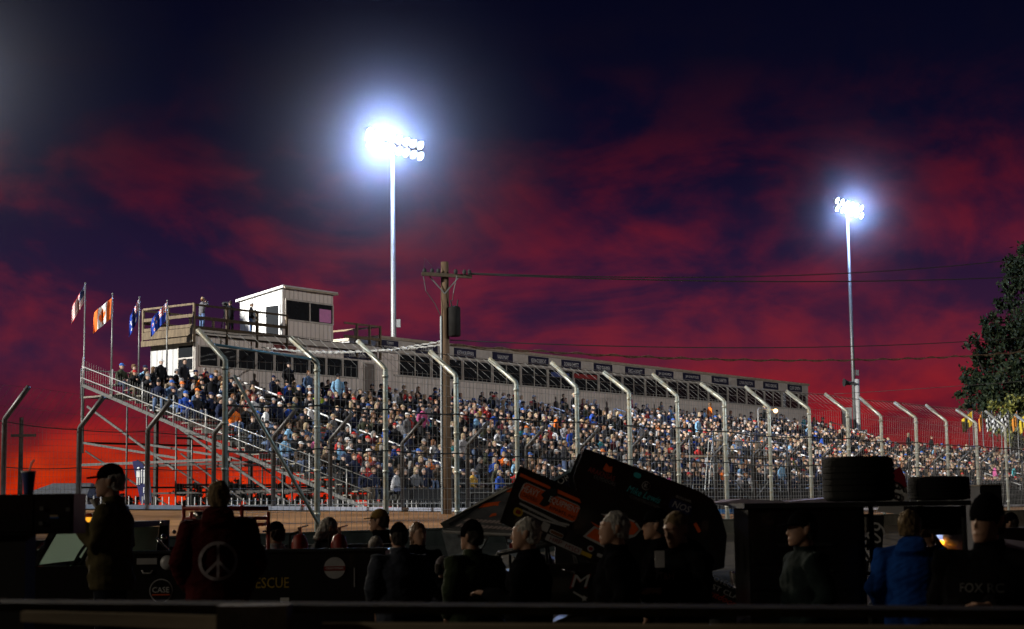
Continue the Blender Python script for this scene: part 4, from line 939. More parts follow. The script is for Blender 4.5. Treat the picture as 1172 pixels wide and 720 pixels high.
# ---- people modelled close up
def remesh(mb, voxel, smooth=4):
    me = bpy.data.meshes.new('tmp'); me.from_pydata(mb.v, [], mb.f)
    bm = bmesh.new(); bm.from_mesh(me); bmesh.ops.recalc_face_normals(bm, faces=bm.faces); bm.to_mesh(me); bm.free()
    o = bpy.data.objects.new('tmp', me)
    m = o.modifiers.new('r', 'REMESH'); m.mode = 'VOXEL'; m.voxel_size = voxel; m.use_smooth_shade = True
    if smooth:
        s = o.modifiers.new('s', 'SMOOTH'); s.iterations = smooth; s.factor = .5
    out = evaluated_mesh(o); bpy.data.meshes.remove(me); return out
def mobj(name, me, mat, parent):
    me.materials.clear(); me.materials.append(mat); me.name = name; me.polygons.foreach_set('use_smooth', [True] * len(me.polygons))
    o = bpy.data.objects.new(name, me); COL.objects.link(o); o.parent = parent; return o
SKIN = pm('skin', (.36, .20, .13), .55, 0, .12, 12)
def cloth(name, c): return pm(name, c, .95, 0, .35, 7, .5, spec=.06)
ARM_DOWN = ((.27, -.02, 1.12), (.25, .10, .86))
ARM_FOLD = ((.27, .02, 1.12), (.04, .27, 1.10))
ARM_POCK = ((.30, -.05, 1.14), (.21, .10, .93))
ARM_EAR = ((.30, .16, 1.22), (.12, .12, 1.50))
ARM_PHONE = ((.27, .06, 1.13), (.06, .34, 1.18))
def human(label, px, py, Y, face, jacket, hat=None, hair=None, pants=(.012, .014, .02), L=ARM_DOWN, Rr=ARM_DOWN, head_yaw=0., head_pitch=0., bulk=1., hood=False, seated=None, z0=0., voxel=.011, height=None, collar=True, hairlen=0, name_j='jacket', lean=0.):
    """head centre at photo pixel px,py and distance Y; face = compass angle of the body's front (0 = away from the camera)"""
    hc = at(px, py, Y)
    h = height or (hc.z - z0) / (1.63 / 1.75)
    s = h / 1.75
    zb = hc.z - 1.63 * s if seated is None else z0
    root = thing('person', label, 'person', (hc.x, hc.y, z0 if seated is None else hc.z - 1.63 * s), face)
    root.scale = (s, s, s)
    q = Euler((head_pitch, 0, head_yaw)).to_matrix(); hcl = Vector((0, .03, 1.55))
    T = lambda p: q @ (Vector(p) - hcl) + hcl
    b = MB()
    # torso, neck, legs
    b.zl([(.84, .14, .10), (.95, .165, .115), (1.08, .145, .10), (1.25, .17, .115), (1.38, .175, .10), (1.455, .10, .075), (1.50, .06, .062), (1.58, .055, .06, .01)], 16)
    def head():
        secs = [(1.515, .03, .03, .075), (1.535, .05, .062, .045), (1.57, .064, .085, .022), (1.61, .071, .096, .01), (1.65, .075, .1, .004), (1.69, .072, .095, -.002), (1.725, .054, .07, -.006), (1.748, .018, .024, -.008)]
        b.loft([(T((0, t[3] + .02, t[0])), q @ Vector((t[1], 0, 0)), q @ Vector((0, t[2], 0))) for t in secs], 20)
        b._add([T(p) for p in [(-.017, .108, 1.588), (.017, .108, 1.588), (0, .152, 1.60), (-.008, .115, 1.66), (.008, .115, 1.66), (0, .128, 1.655)]], [(0, 2, 1), (0, 3, 5, 2), (1, 2, 5, 4), (0, 1, 4, 3), (3, 4, 5)])
        b.loft([(T((-.03, .112, 1.565)), q @ Vector((0, .012, 0)), q @ Vector((0, 0, .008))), (T((0, .122, 1.565)), q @ Vector((0, .014, 0)), q @ Vector((0, 0, .011))), (T((.03, .112, 1.565)), q @ Vector((0, .012, 0)), q @ Vector((0, 0, .008)))], 8)
        b.loft([(T((-.05, .098, 1.672)), q @ Vector((0, .012, 0)), q @ Vector((0, 0, .009))), (T((0, .117, 1.675)), q @ Vector((0, .012, 0)), q @ Vector((0, 0, .011))), (T((.05, .098, 1.672)), q @ Vector((0, .012, 0)), q @ Vector((0, 0, .009)))], 8)
        for e in (-1, 1): b.loft([(T((e * .07, .01, 1.60)), q @ Vector((.012, 0, 0)), q @ Vector((0, .012, 0))), (T((e * .083, .005, 1.63)), q @ Vector((.012, 0, 0)), q @ Vector((0, .024, 0))), (T((e * .084, .0, 1.665)), q @ Vector((.01, 0, 0)), q @ Vector((0, .02, 0)))], 8)
    head()
    legs = []
    for e in (-1, 1):
        if seated is None: pts = [(e * .09, 0, .92), (e * .1, .015, .5), (e * .105, -.01, .07)]
        else: pts = [(e * .09, 0, .90), (e * .13, .43, .86), (e * .13, .42, .45)]
        legs.append(pts); b.tube(pts, [.085, .06, .04], 12)
    arms = []
    for e, A in ((-1, L), (1, Rr)):
        el = Vector((e * A[0][0], A[0][1], A[0][2])); wr = Vector((e * A[1][0], A[1][1], A[1][2])); sh = Vector((e * .185, 0, 1.405))
        arms.append((e, sh, el, wr)); b.tube([(e * .12, 0, 1.40), sh, sh.lerp(el, .5), el, el.lerp(wr, .4), wr], [.06, .062, .05, .042, .042, .028], 12)
        d = (wr - el).normalized(); sd = d.cross(Vector((0, 0, 1)) if abs(d.z) < .8 else Vector((0, 1, 0))).normalized(); nn = sd.cross(d)
        b.loft([(wr - d * .01, sd * .026, nn * .02), (wr + d * .045, sd * .042, nn * .018), (wr + d * .085, sd * .04, nn * .016)], 10)
        for k in range(4):
            o_ = (k - 1.5) * .021; ln = (.062, .075, .07, .052)[k]; f0 = wr + d * .08 + sd * o_
            f1 = f0 + d * ln * .5 - nn * .008 * 1; f2 = f1 + d * ln * .38 - nn * ln * .45
            b.tube([f0, f1, f2], [.0095, .009, .0075], 7)
        t0 = wr + d * .02 + sd * .03 * -e; b.tube([t0, t0 + d * .035 + sd * -e * .022 - nn * .012, t0 + d * .068 + sd * -e * .02 - nn * .03], [.013, .011, .009], 7)
    mobj('body', remesh(b, voxel * .8, 2), SKIN, root)
    # clothes
    j = MB(); k = bulk
    hem = .80 if seated is None else .86
    j.zl([(hem, .195 * k, .15 * k, 0), (hem + .06, .205 * k, .16 * k, 0), (.98, .20 * k, .155 * k, .01), (1.12, .195 * k, .15 * k, .01), (1.27, .205 * k, .155 * k), (1.38, .205 * k, .135 * k), (1.44, .15, .11), (1.485, .088, .088, .0), (1.525, .082, .085, .0)], 18)
    for e, sh, el, wr in arms:
        j.tube([(e * .1, 0, 1.395), (e * .2 * (1 + (k - 1) * .5), 0, 1.392), sh.lerp(el, .55), el, el.lerp(wr, .45), el.lerp(wr, .96)], [.085, .088 * k, .074 * k, .066 * k, .06 * k, .047 * k], 12)
    if hood: j.loft([((0, -.10, 1.40), (.13, 0, 0), (0, .05, 0)), ((0, -.12, 1.46), (.14, 0, 0), (0, .075, .02)), ((0, -.09, 1.53), (.105, 0, 0), (0, .06, .02)), ((0, -.06, 1.56), (.05, 0, 0), (0, .03, .01))], 14)
    me = remesh(j, voxel, 3)
    rr = random.Random(int(px)); ph = [rr.uniform(0, 6) for _ in range(4)]
    nrm = [v.normal.copy() for v in me.vertices]
    for v, vn in zip(me.vertices, nrm):   # soft folds
        c = v.co.copy(); f = .020 * mnoise.noise(Vector((c.x * 5 + ph[0], c.y * 5 + ph[1], c.z * 11 + c.x * 4))) + .011 * abs(mnoise.noise(Vector((c.x * 9 + ph[2], c.y * 9, c.z * 24 - c.x * 10))))
        v.co = c + vn * f
    jo = mobj(name_j, me, jacket, root)
    t = MB()
    for pts in legs: t.tube(pts, [.115 * k, .085, .06], 12)
    t.zl([(.80, .16, .12), (.95, .175, .13), (1.0, .17, .125)], 14)
    mobj('trousers', remesh(t, .016, 3), cloth('trousers_%d_%d_%d' % tuple(int(x * 1000) for x in pants), pants), root)
    sh_ = MB()
    for pts in legs:
        p = Vector(pts[-1]); sh_.loft([(p + Vector((0, -.06, -.03)), (.04, 0, 0), (0, 0, .04)), (p + Vector((0, .03, -.02)), (.048, 0, 0), (0, 0, .045)), (p + Vector((0, .13, -.04)), (.05, 0, 0), (0, 0, .028)), (p + Vector((0, .2, -.05)), (.03, 0, 0), (0, 0, .018))], 10)
    sh_.build('shoes', M_bmatt, root, smooth=True, local=True)
    B('eyes', pm('eye', (.25, .22, .2), .2), root, lambda mb: [mb.ball(T((e * .03, .103, 1.64)), .012, .012, .012, 8, 6) for e in (-1, 1)], smooth=True, local=True)
    if hair is not None:
        hm = MB(); low = 1.565 - hairlen
        secs = [(low, .06, .04, -.045), (1.60, .079, .078, -.018), (1.645, .083, .096, -.006), (1.69, .081, .104, .002), (1.725, .066, .084, .0), (1.752, .042, .05, -.004), (1.764, .012, .016, -.004)]
        if hat: secs = secs[:4]
        hm.loft([(T((0, t_[3] + .002, t_[0])), q @ Vector((t_[1] * .985, 0, 0)), q @ Vector((0, t_[2] * .97, 0))) for t_ in secs], 22)
        m2 = remesh(hm, .008, 1)
        nrm = [v.normal.copy() for v in m2.vertices]
        for v, vn in zip(m2.vertices, nrm): v.co += vn * (.010 * mnoise.noise(Vector((v.co.x * 38, v.co.y * 38, v.co.z * 22 + px))) + .004 * mnoise.noise(v.co * 110) + .004)
        mobj('hair', m2, hair, root)
    if hat:
        kind, mat = hat; hm = MB()
        if kind == 'cap':
            secs = [(1.665, .085, .108, .0), (1.70, .086, .108, -.002), (1.74, .072, .09, -.006), (1.768, .045, .056, -.008), (1.782, .012, .016, -.008)]
            hm.loft([(T((0, t_[3] + .02, t_[0])), q @ Vector((t_[1], 0, 0)), q @ Vector((0, t_[2], 0))) for t_ in secs], 20)
            br = [(-.078, .09), (-.07, .15), (-.04, .195), (0, .208), (.04, .195), (.07, .15), (.078, .09)]
            hm.prism([T((x, y, 1.672 - (y - .09) * .12)) for x, y in br], q @ Vector((0, 0, .012)))
        else:
            secs = [(1.635, .085, .108, .0), (1.67, .089, .111, .0), (1.715, .085, .104, -.004), (1.755, .065, .078, -.008), (1.785, .035, .042, -.01), (1.795, .01, .012, -.01)]
            hm.loft([(T((0, t_[3] + .018, t_[0])), q @ Vector((t_[1], 0, 0)), q @ Vector((0, t_[2], 0))) for t_ in secs], 20)
        hm.build('cap' if kind == 'cap' else 'beanie', mat, root, smooth=True, local=True)
    root['_s'] = s; del root['_s']
    return root, jo
BK = pm('black_cloth', (.006, .006, .007), 1, 0, .35, 7, .5, spec=0.); CH_ = cloth('charcoal_cloth', (.014, .015, .017)); OL = cloth('olive_cloth', (.07, .058, .028)); MR = cloth('maroon_cloth', (.055, .007, .008)); GN = cloth('dark_green_cloth', (.03, .042, .024)); SL = cloth('slate_cloth', (.045, .052, .07)); BLU = cloth('royal_blue_cloth', (.012, .065, .30)); GY = cloth('pale_grey_cloth', (.35, .36, .40))
HG = pm('grey_hair', (.46, .44, .41), .8, 0, .7, 70, 1, stretch=(1, 1, .3)); HD = pm('dark_hair', (.02, .014, .01), .8, 0, .6, 70, 1, stretch=(1, 1, .3)); HB = pm('blond_hair', (.20, .13, .055), .8, 0, .7, 70, 1, stretch=(1, 1, .3))
LEFT = R(90); RIGHT = R(-90); AWAY = 0.; TOW = R(180)
A_, Aj = human('man in a black cap and olive coat facing left, in front of the cab', 129, 552, 14, LEFT, OL, ('cap', BK), HG, z0=.302, L=((.27, .06, 1.13), (.10, .25, 1.33)), Rr=ARM_POCK, bulk=1.08, height=None)
Bp, Bj = human('man seen from behind in a maroon hooded top with a peace sign', 250, 570, 12.6, R(10), MR, None, HB, z0=.302, bulk=1.2, hood=True, L=ARM_POCK, Rr=ARM_POCK)
H_, _j = human('broad person in dark slate jacket and cap seen from behind beside the flatbed', 457, 616, 15.5, R(20), SL, ('beanie', BK), HD, bulk=1.22, L=ARM_POCK, Rr=ARM_POCK)
G_, _j = human('person with shoulder-length brown hair standing behind the slate jacket', 478, 612, 17, R(-150), BK, None, pm('brown_hair', (.12, .06, .03), .6, 0, .4, 40), hairlen=.12)
J_, _j = human('man in black beanie and dark green jacket, back turned, left of the black racing car', 541, 615, 14.2, R(40), GN, ('beanie', BK), HD, bulk=1.2, L=ARM_POCK, Rr=ARM_POCK, head_yaw=R(15))
K_, _j = human('grey-haired man in a black coat looking left below the orange sign', 605, 612, 12.6, R(80), BK, None, HG, bulk=1.12, L=ARM_PHONE, Rr=ARM_POCK)
L_, _j = human('balding grey-haired man in black looking left before the orange number', 706, 606, 12.4, R(85), BK, None, HG, bulk=1.15, L=ARM_POCK, Rr=ARM_POCK, head_yaw=R(10))
M_, _j = human('slim man in black cap facing left behind the blond man', 754, 602, 14, R(80), BK, ('cap', BK), HD, L=ARM_DOWN, Rr=ARM_FOLD)
N_, Nj = human('blond man in a black printed hooded top looking down at his hands', 778, 606, 12.6, R(135), BK, None, HB, L=ARM_PHONE, Rr=ARM_PHONE, head_pitch=R(-18), hood=True, voxel=.008, bulk=1.08)
O_, _j = human('man in dark jacket and cap facing left before the black tool cart', 921, 607, 12.2, R(100), cloth('dark_teal_cloth', (.012, .02, .02)), ('cap', BK), HD, bulk=1.15, L=ARM_POCK, Rr=ARM_POCK)
Pp, _j = human('person in a bright blue hooded top seen from behind by the frame', 1042, 603, 13.1, R(-15), BLU, None, HB, pants=(.05, .07, .14), bulk=1.15, hood=True, L=ARM_POCK, Rr=((.30, .10, 1.2), (.16, .16, 1.47)), head_yaw=R(-20))
Q_, Qj = human('big man in a black beanie and printed sweatshirt at the right edge', 1130, 597, 9.6, R(150), BK, ('beanie', BK), HD, bulk=1.3, L=ARM_PHONE, Rr=ARM_POCK, head_yaw=R(-20), voxel=.008)
Rp, _j = human('person in black helmet and light blue jacket far behind the sweatshirt man', 1158, 599, 22, R(60), cloth('light_blue_cloth', (.16, .30, .42)), ('beanie', BK), HD)
C_, _j = human('person in a dark cap and pale grey jacket sitting in the truck bed', 317, 612, 18.4, R(50), GY, ('cap', BK), HD, seated=True, z0=0, height=1.72)
D_, _j = human('long-haired person in dark straps sitting bent forward by the extinguishers', 370, 606, 18.4, R(-60), CH_, None, HG, seated=True, height=1.75, head_pitch=R(-30), hairlen=.1)
E_, _j = human('person in a black cap sitting at the rear of the truck bed', 436, 601, 19.4, R(80), BK, ('cap', pm('mustard_cap', (.2, .12, .02), .9)), HD, height=1.75)
F_, _j = human('grey-haired person seen from behind at the rear of the truck', 430, 626, 17.6, R(10), BK, None, HG)
I_, _j = human('child in a pale grey knitted hat between the two big jackets', 507, 651, 15.8, R(-80), BK, ('beanie', cloth('pale_knit', (.22, .20, .22))), HD, bulk=1.1, L=ARM_PHONE, Rr=ARM_PHONE)
# peace sign, chest prints
def on_body(root, jo, pts_fn, name, mat, back=True, off=.012):
    """drape a flat print over the garment: each vertex is pushed onto the cloth surface"""
    from mathutils.bvhtree import BVHTree
    me = jo.data; bv = BVHTree.FromPolygons([v.co.copy() for v in me.vertices], [tuple(p.vertices) for p in me.polygons])
    m2 = pts_fn()
    sgn = -1 if back else 1
    for v in m2.vertices:
        x, z = v.co.x, v.co.y
        hit = bv.ray_cast(Vector((x, sgn * 1.0, z)), Vector((0, -sgn, 0)))
        v.co = Vector((x, (hit[0].y if hit[0] else sgn * .18) + sgn * off, z))
    m2.materials.clear(); m2.materials.append(mat); m2.name = name
    o = bpy.data.objects.new(name, m2); COL.objects.link(o); o.parent = jo
    return o
def peace():
    mb = MB(); r0, r1 = .125, .150; n = 48; cz = 1.15
    pt = lambda r, a: (r * math.cos(a), cz + r * math.sin(a), 0)
    for k in range(n):
        a, b = 2 * math.pi * k / n, 2 * math.pi * (k + 1) / n; mb.quad(pt(r0, a), pt(r1, a), pt(r1, b), pt(r0, b))
    def strip(x0, z0, x1, z1, w_=.011):
        d = Vector((x1 - x0, z1 - z0)); p = Vector((-d.y, d.x)).normalized() * w_
        for k in range(12):
            s0, s1 = k / 12, (k + 1) / 12
            mb.quad((x0 + d.x * s0 + p.x, z0 + d.y * s0 + p.y, 0), (x0 + d.x * s1 + p.x, z0 + d.y * s1 + p.y, 0), (x0 + d.x * s1 - p.x, z0 + d.y * s1 - p.y, 0), (x0 + d.x * s0 - p.x, z0 + d.y * s0 - p.y, 0))
    strip(0, cz - r0, 0, cz + r0); strip(0, cz, .09, cz - .09); strip(0, cz, -.09, cz - .09)
    me = bpy.data.meshes.new('p'); me.from_pydata(mb.v, [], mb.f); return me
on_body(Bp, Bj, peace, 'peace_sign_print', pm('faded_white_print', (.34, .30, .31), .8, 0, .3, 20))
def textmesh(body, hgt, cz, mirror=False, cx=0.):
    def f():
        cu = bpy.data.curves.new('t', 'FONT'); cu.body = body; cu.align_x = 'CENTER'; cu.align_y = 'CENTER'; cu.size = hgt * 1.4; cu.resolution_u = 3
        to = bpy.data.objects.new('t', cu); me = evaluated_mesh(to)
        for v in me.vertices: v.co = Vector((-(v.co.x) + cx, v.co.y + cz, 0))
        return me
    return f
on_body(N_, Nj, textmesh('T&H', .055, 1.28), 'chest_print', pm('pink_print', (.6, .25, .25), .8), back=False)
on_body(Q_, Qj, textmesh('FOX RC', .05, 1.27), 'chest_print', pm('grey_print', (.06, .06, .06), .8), back=False)
# things held
hp = at(112, 590, 13.80)
mg = thing('megaphone', 'small red and white handheld radio horn held by the olive coat man', 'megaphone', hp)
B('bell', M_white, mg, lambda mb: mb.lathe([(0, .012), (.04, .018), (.10, .035), (.105, .037)], at(112, 585, 13.8), (-.2, 0, .6), 14), smooth=True)
B('grip', M_red, mg, lambda mb: mb.tube([hp + Vector((.01, 0, -.08)), hp + Vector((.0, 0, .05))], .022, 10), smooth=True)
ph_ = at(755, 640, 12.2); pho = B('mobile_phone', M_silver, fn=lambda mb: mb.box(ph_.x - .035, ph_.x + .035, ph_.y - .006, ph_.y + .006, ph_.z - .06, ph_.z + .06), loc=ph_)
tag(pho, 'small silver mobile phone held by the blond man', 'phone')

# ---- helpers in photo-measured metres at a fixed ground distance
def fx(px, py, Y): return at(px, py, Y).x
def fz_(px, py, Y): return at(px, py, Y).z
def wheel(root, c, r, w_, ax=(0, 1, 0), local=False):
    ax = Vector(ax)
    wh = B('wheel', M_bmatt, root, lambda mb: mb.lathe([(-w_ * .3, r * .3), (w_ * .3, r * .3)], c, ax, 16), local=local)
    B('tyre', M_rubber, wh, lambda mb: mb.lathe([(-w_ * .42, r * .56), (-w_ * .5, r * .7), (-w_ * .46, r * .93), (-w_ * .36, r), (-.02 * w_, r * .985), (.02 * w_, r * .985), (w_ * .36, r), (w_ * .46, r * .93), (w_ * .5, r * .7), (w_ * .42, r * .56)], c, ax, 32), smooth=True, local=local)
    B('rim', M_galv, wh, lambda mb: (mb.lathe([(-w_ * .44, r * .55), (-w_ * .3, r * .5), (-w_ * .25, r * .12), (-w_ * .35, r * .08)], c, ax, 24), mb.lathe([(w_ * .44, r * .55), (w_ * .3, r * .5), (w_ * .25, r * .12), (w_ * .35, r * .08)], c, ax, 24)), smooth=True, local=local)
    return wh
# ---- black pit cart at the left edge with a paper cup on top
Yc = 10.5
cx0, cx1 = fx(-90, 600, Yc), fx(84, 600, Yc); ct, cb = fz_(0, 566, Yc), fz_(80, 611, Yc); cxp = fx(26, 650, Yc)
pc = thing('pit_cart', 'black pit cart with an overhead cabinet at the left edge of the frame', 'cart', ((cx0 + cx1) / 2, Yc + .4, 0))
B('cabinet', M_black, pc, lambda mb: mb.box(cx0, cx1, Yc, Yc + .3, cb, ct))
B('column', M_bmatt, pc, lambda mb: mb.box(cx0, cxp, Yc + .05, Yc + .28, .25, cb - .002))
B('cabinet_door', M_black, pc, lambda mb: (mb.box(cx0 + .03, fx(38, 600, Yc), Yc - .014, Yc - .002, cb + .02, ct - .02), mb.box(fx(40, 600, Yc), cx1 - .02, Yc - .014, Yc - .002, cb + .02, ct - .02)))
B('latch', M_galv, pc, lambda mb: [mb.box(fx(px, py, Yc) - .012, fx(px, py, Yc) + .012, Yc - .03, Yc - .015, fz_(px, py, Yc) - .012, fz_(px, py, Yc) + .012) for px, py in ((49, 582), (79, 583), (48, 599))])
B('sticker', pm('blue_sticker', (.05, .16, .5), .5), pc, lambda mb: mb.box(fx(58, 592, Yc), fx(68, 592, Yc), Yc - .018, Yc - .0145, fz_(60, 593.2, Yc), fz_(60, 591.8, Yc)))
B('sticker', pm('tan_sticker', (.5, .38, .22), .5), pc, lambda mb: mb.box(fx(58, 592, Yc), fx(67, 592, Yc), Yc - .018, Yc - .0145, fz_(60, 591.6, Yc), fz_(60, 589.5, Yc)))
for xx in (cx0 + .2, cxp - .15):
    for yy in (Yc + .1, Yc + .25): wheel(pc, (xx, yy, .13), .13, .07)
c0 = Vector((fx(24.5, 565, Yc), Yc + .15, ct + .002)); chh = .132
cup = thing('paper_cup', 'blue paper cup with a white straw standing on the black cabinet', 'cup', c0)
B('cup_body', pm('blue_paper', (.02, .05, .22), .6, 0, .2, 6), cup, lambda mb: mb.lathe([(0, .030), (.004, .031), (chh, .043), (chh + .004, .044)], c0, (0, 0, 1), 20), smooth=True)
B('lid', M_white, cup, lambda mb: mb.lathe([(chh + .005, .046), (chh + .012, .046), (chh + .016, .038), (chh + .017, .001)], c0, (0, 0, 1), 20), smooth=True)
B('straw', M_white, cup, lambda mb: mb.tube([c0 + Vector((0, 0, chh)), c0 + Vector((.02, 0, chh + .07)), c0 + Vector((.035, 0, chh + .085))], .006, 8), smooth=True)
# ---- rescue truck
Yt = 17.0; Xp = lambda px: fx(px, 620, Yt); Zp = lambda px, py: fz_(px, py, Yt)
x_tail, x_bed, x_cab, x_hood = Xp(441), Xp(152), Xp(34), Xp(-90)
zb_, zr, zs = Zp(350, 628), Zp(90, 598), Zp(70, 648)
rt = thing('rescue_truck', 'black flatbed rescue truck with yellow lettering and round decals on its side', 'truck', ((x_tail + x_hood) / 2, Yt + .95, 0))
W = 1.9
def slab(mb, poly, y0, y1): mb.prism([(x, y0, z) for x, z in poly], (0, y1 - y0, 0))
B('body', M_black, rt, lambda mb: (slab(mb, [(x_bed, .5), (x_tail, .5), (x_tail, zb_ - .03), (x_bed, zb_ - .03)], Yt, Yt + .05), slab(mb, [(x_bed, .5), (x_tail, .5), (x_tail, zb_ - .03), (x_bed, zb_ - .03)], Yt + W - .05, Yt + W),
   mb.box(x_bed, x_tail, Yt + .051, Yt + W - .051, .55, .68), mb.box(x_tail - .05, x_tail - .001, Yt + .051, Yt + W - .051, .681, zb_ - .031)))
for y_ in (Yt - .03, Yt + W - .08): B('bed_rail', M_bmatt, rt, lambda mb: mb.box(x_bed, x_tail + .02, y_, y_ + .11, zb_ - .029, zb_))
B('trim_line', M_silver, rt, lambda mb: mb.box(Xp(405), Xp(406), Yt - .012, Yt - .001, Zp(405, 672), Zp(405, 650)))
for y_ in (Yt, Yt + W - .06): B('cab_side', M_black, rt, lambda mb: slab(mb, [(x_hood, .45), (x_bed - .002, .45), (x_bed - .002, zs), (Xp(40), zs), (Xp(20), zs - .02), (x_hood, zs - .18)], y_, y_ + .06))
B('hood', M_black, rt, lambda mb: slab(mb, [(x_hood, .5), (Xp(22), .5), (Xp(22), zs - .03), (x_hood, zs - .19)], Yt + .061, Yt + W - .061))
rf = B('cab_roof', M_bmatt, rt, lambda mb: slab(mb, [(Xp(60), zr - .06), (x_bed - .02, zr - .06), (x_bed - .02, zr), (Xp(64), zr)], Yt - .01, Yt + W + .01))
for yy in (Yt, Yt + W - .07):
    B('windscreen_pillar', M_bmatt, rt, lambda mb: slab(mb, [(Xp(36), zs), (Xp(42), zs), (Xp(66), zr - .061), (Xp(58), zr - .061)], yy, yy + .07))
    B('rear_pillar', M_bmatt, rt, lambda mb: slab(mb, [(x_bed - .16, zs + .001), (x_bed - .02, zs + .001), (x_bed - .02, zr - .061), (x_bed - .12, zr - .061)], yy, yy + .07))
B('pillar_trim', M_chrome, rt, lambda mb: mb.bar((Xp(43), Yt - .03, Zp(43, 629)), (Xp(51), Yt - .03, Zp(51, 621)), .02, .02))
B('steering_wheel', M_bmatt, rt, lambda mb: (mb.tube([Vector((Xp(78), Yt + .5, Zp(78, 641))) + Vector((.075 * math.cos(a), .16 * math.sin(a), .15 * math.cos(a))) for a in [k * math.pi / 12 for k in range(25)]], .017, 7), mb.tube([(Xp(78), Yt + .5, Zp(78, 641)), (Xp(62), Yt + .5, Zp(62, 655))], .02, 6)))
B('seat', M_bmatt, rt, lambda mb: (mb.box(Xp(100), Xp(135), Yt + .2, Yt + .8, .6, .85), mb.bar((Xp(128), Yt + .5, .85), (Xp(136), Yt + .5, zs + .08), .6, .14, Vector((1, 0, 0)))))
mw = bpy.data.materials.new('bright_view_windscreen'); mw.use_nodes = True; _t = mw.node_tree; _t.nodes.clear()  # pale translucent tint stands in for the brightness seen through the glass
_a = _t.nodes.new('ShaderNodeBsdfTranslucent'); _a.inputs[0].default_value = (.62, .74, .68, 1); _b = _t.nodes.new('ShaderNodeBsdfDiffuse'); _b.inputs[0].default_value = (.55, .64, .60, 1)
_m = _t.nodes.new('ShaderNodeMixShader'); _m.inputs[0].default_value = .4; _t.links.new(_a.outputs[0], _m.inputs[1]); _t.links.new(_b.outputs[0], _m.inputs[2])
_o = _t.nodes.new('ShaderNodeOutputMaterial'); _t.links.new(_m.outputs[0], _o.inputs[0])
B('windscreen', mw, rt, lambda mb: slab(mb, [(Xp(38), zs + .01), (Xp(39), zs + .01), (Xp(62), zr - .07), (Xp(61), zr - .07)], Yt + .08, Yt + W - .08))
B('far_window', pm('bright_view_window', (.50, .60, .54), .35, 0, .35, 2), rt, lambda mb: slab(mb, [(Xp(48), zs + .005), (x_bed - .17, zs + .005), (x_bed - .13, zr - .07), (Xp(66), zr - .07)], Yt + W - .055, Yt + W - .03))  # pale colour stands in for the lit view through the cab
B('mirror', M_chrome, rt, lambda mb: (mb.box(Xp(31), Xp(38), Yt - .2, Yt - .06, Zp(34, 632), Zp(34, 611)), mb.box(Xp(34), Xp(36), Yt - .06, Yt - .001, Zp(34, 625), Zp(34, 622))))
for px in (-40, 118, 240, 400):
    if px in (118,): continue
    for yy in (Yt + .12, Yt + W - .12): wheel(rt, (Xp(px), yy, .36), .36, .22)
B('marker_light', pm('amber_marker', (.8, .3, .02), .4, emit=1.2, ecol=(1, .42, .03)), rt, lambda mb: (mb.box(Xp(84), Xp(99), Yt + .2, Yt + .4, zr + .001, zr + .05),))
B('beacon', M_red, rt, lambda mb: mb.lathe([(0, .06), (.07, .055), (.09, .02)], (Xp(84), Yt + .6, zr + .001), (0, 0, 1), 12))
# lettering and decals on its side
M_gold = pm('gold_letter', (.50, .34, .04), .5, 0, .3, 12)
fY = Yt - .004
def side(px, py): return Vector((Xp(px), fY, Zp(px, py)))
txt('RESCUE', .105, side(308, 667), (1, 0, 0), UP, M_gold, rt, width=Xp(330) - Xp(284))
def disc(name, px, py, r, mat, off=0.): return B(name, mat, rt, lambda mb: mb.lathe([(0, r), (.004, r)], side(px, py) + Vector((0, -off, 0)), (0, -1, 0), 32))
dc = disc('round_decal', 185, 676, .118, M_silver); B('decal_face', M_black, dc, lambda mb: mb.lathe([(0, .108), (.003, .108)], side(185, 676) + Vector((0, -.005, 0)), (0, -1, 0), 32))
txt('CASE', .055, side(185, 675) + Vector((0, -.009, 0)), (1, 0, 0), UP, M_white, dc, width=.17); B('bar', M_orange, dc, lambda mb: mb.box(Xp(185) - .09, Xp(185) + .09, fY - .011, fY - .0085, Zp(185, 681.3), Zp(185, 680)))
dc = disc('round_decal', 383, 650, .108, M_silver); B('red_band', M_red, dc, lambda mb: mb.box(Xp(383) - .108, Xp(383) + .108, fY - .010, fY - .005, Zp(383, 653), Zp(383, 648))); txt('CRAFTSMAN', .022, side(383, 650.4) + Vector((0, -.008, 0)), (1, 0, 0), UP, M_white, dc)
B('hub_cap', M_silver, rt, lambda mb: mb.lathe([(0, .075), (.02, .07), (.03, .03)], side(192, 644), (0, -1, 0), 24), smooth=True)
B('plate', M_silver, rt, lambda mb: mb.box(Xp(157), Xp(180), fY - .006, fY, Zp(168, 646), Zp(168, 639)))
B('plate', M_white, rt, lambda mb: mb.box(Xp(321), Xp(331), fY - .006, fY, Zp(326, 689), Zp(326, 684)))
B('handle', M_silver, rt, lambda mb: mb.tube([side(163, 653), side(165, 656) + Vector((0, -.02, 0)), side(173, 656) + Vector((0, -.02, 0)), side(175, 653)], .008, 6))
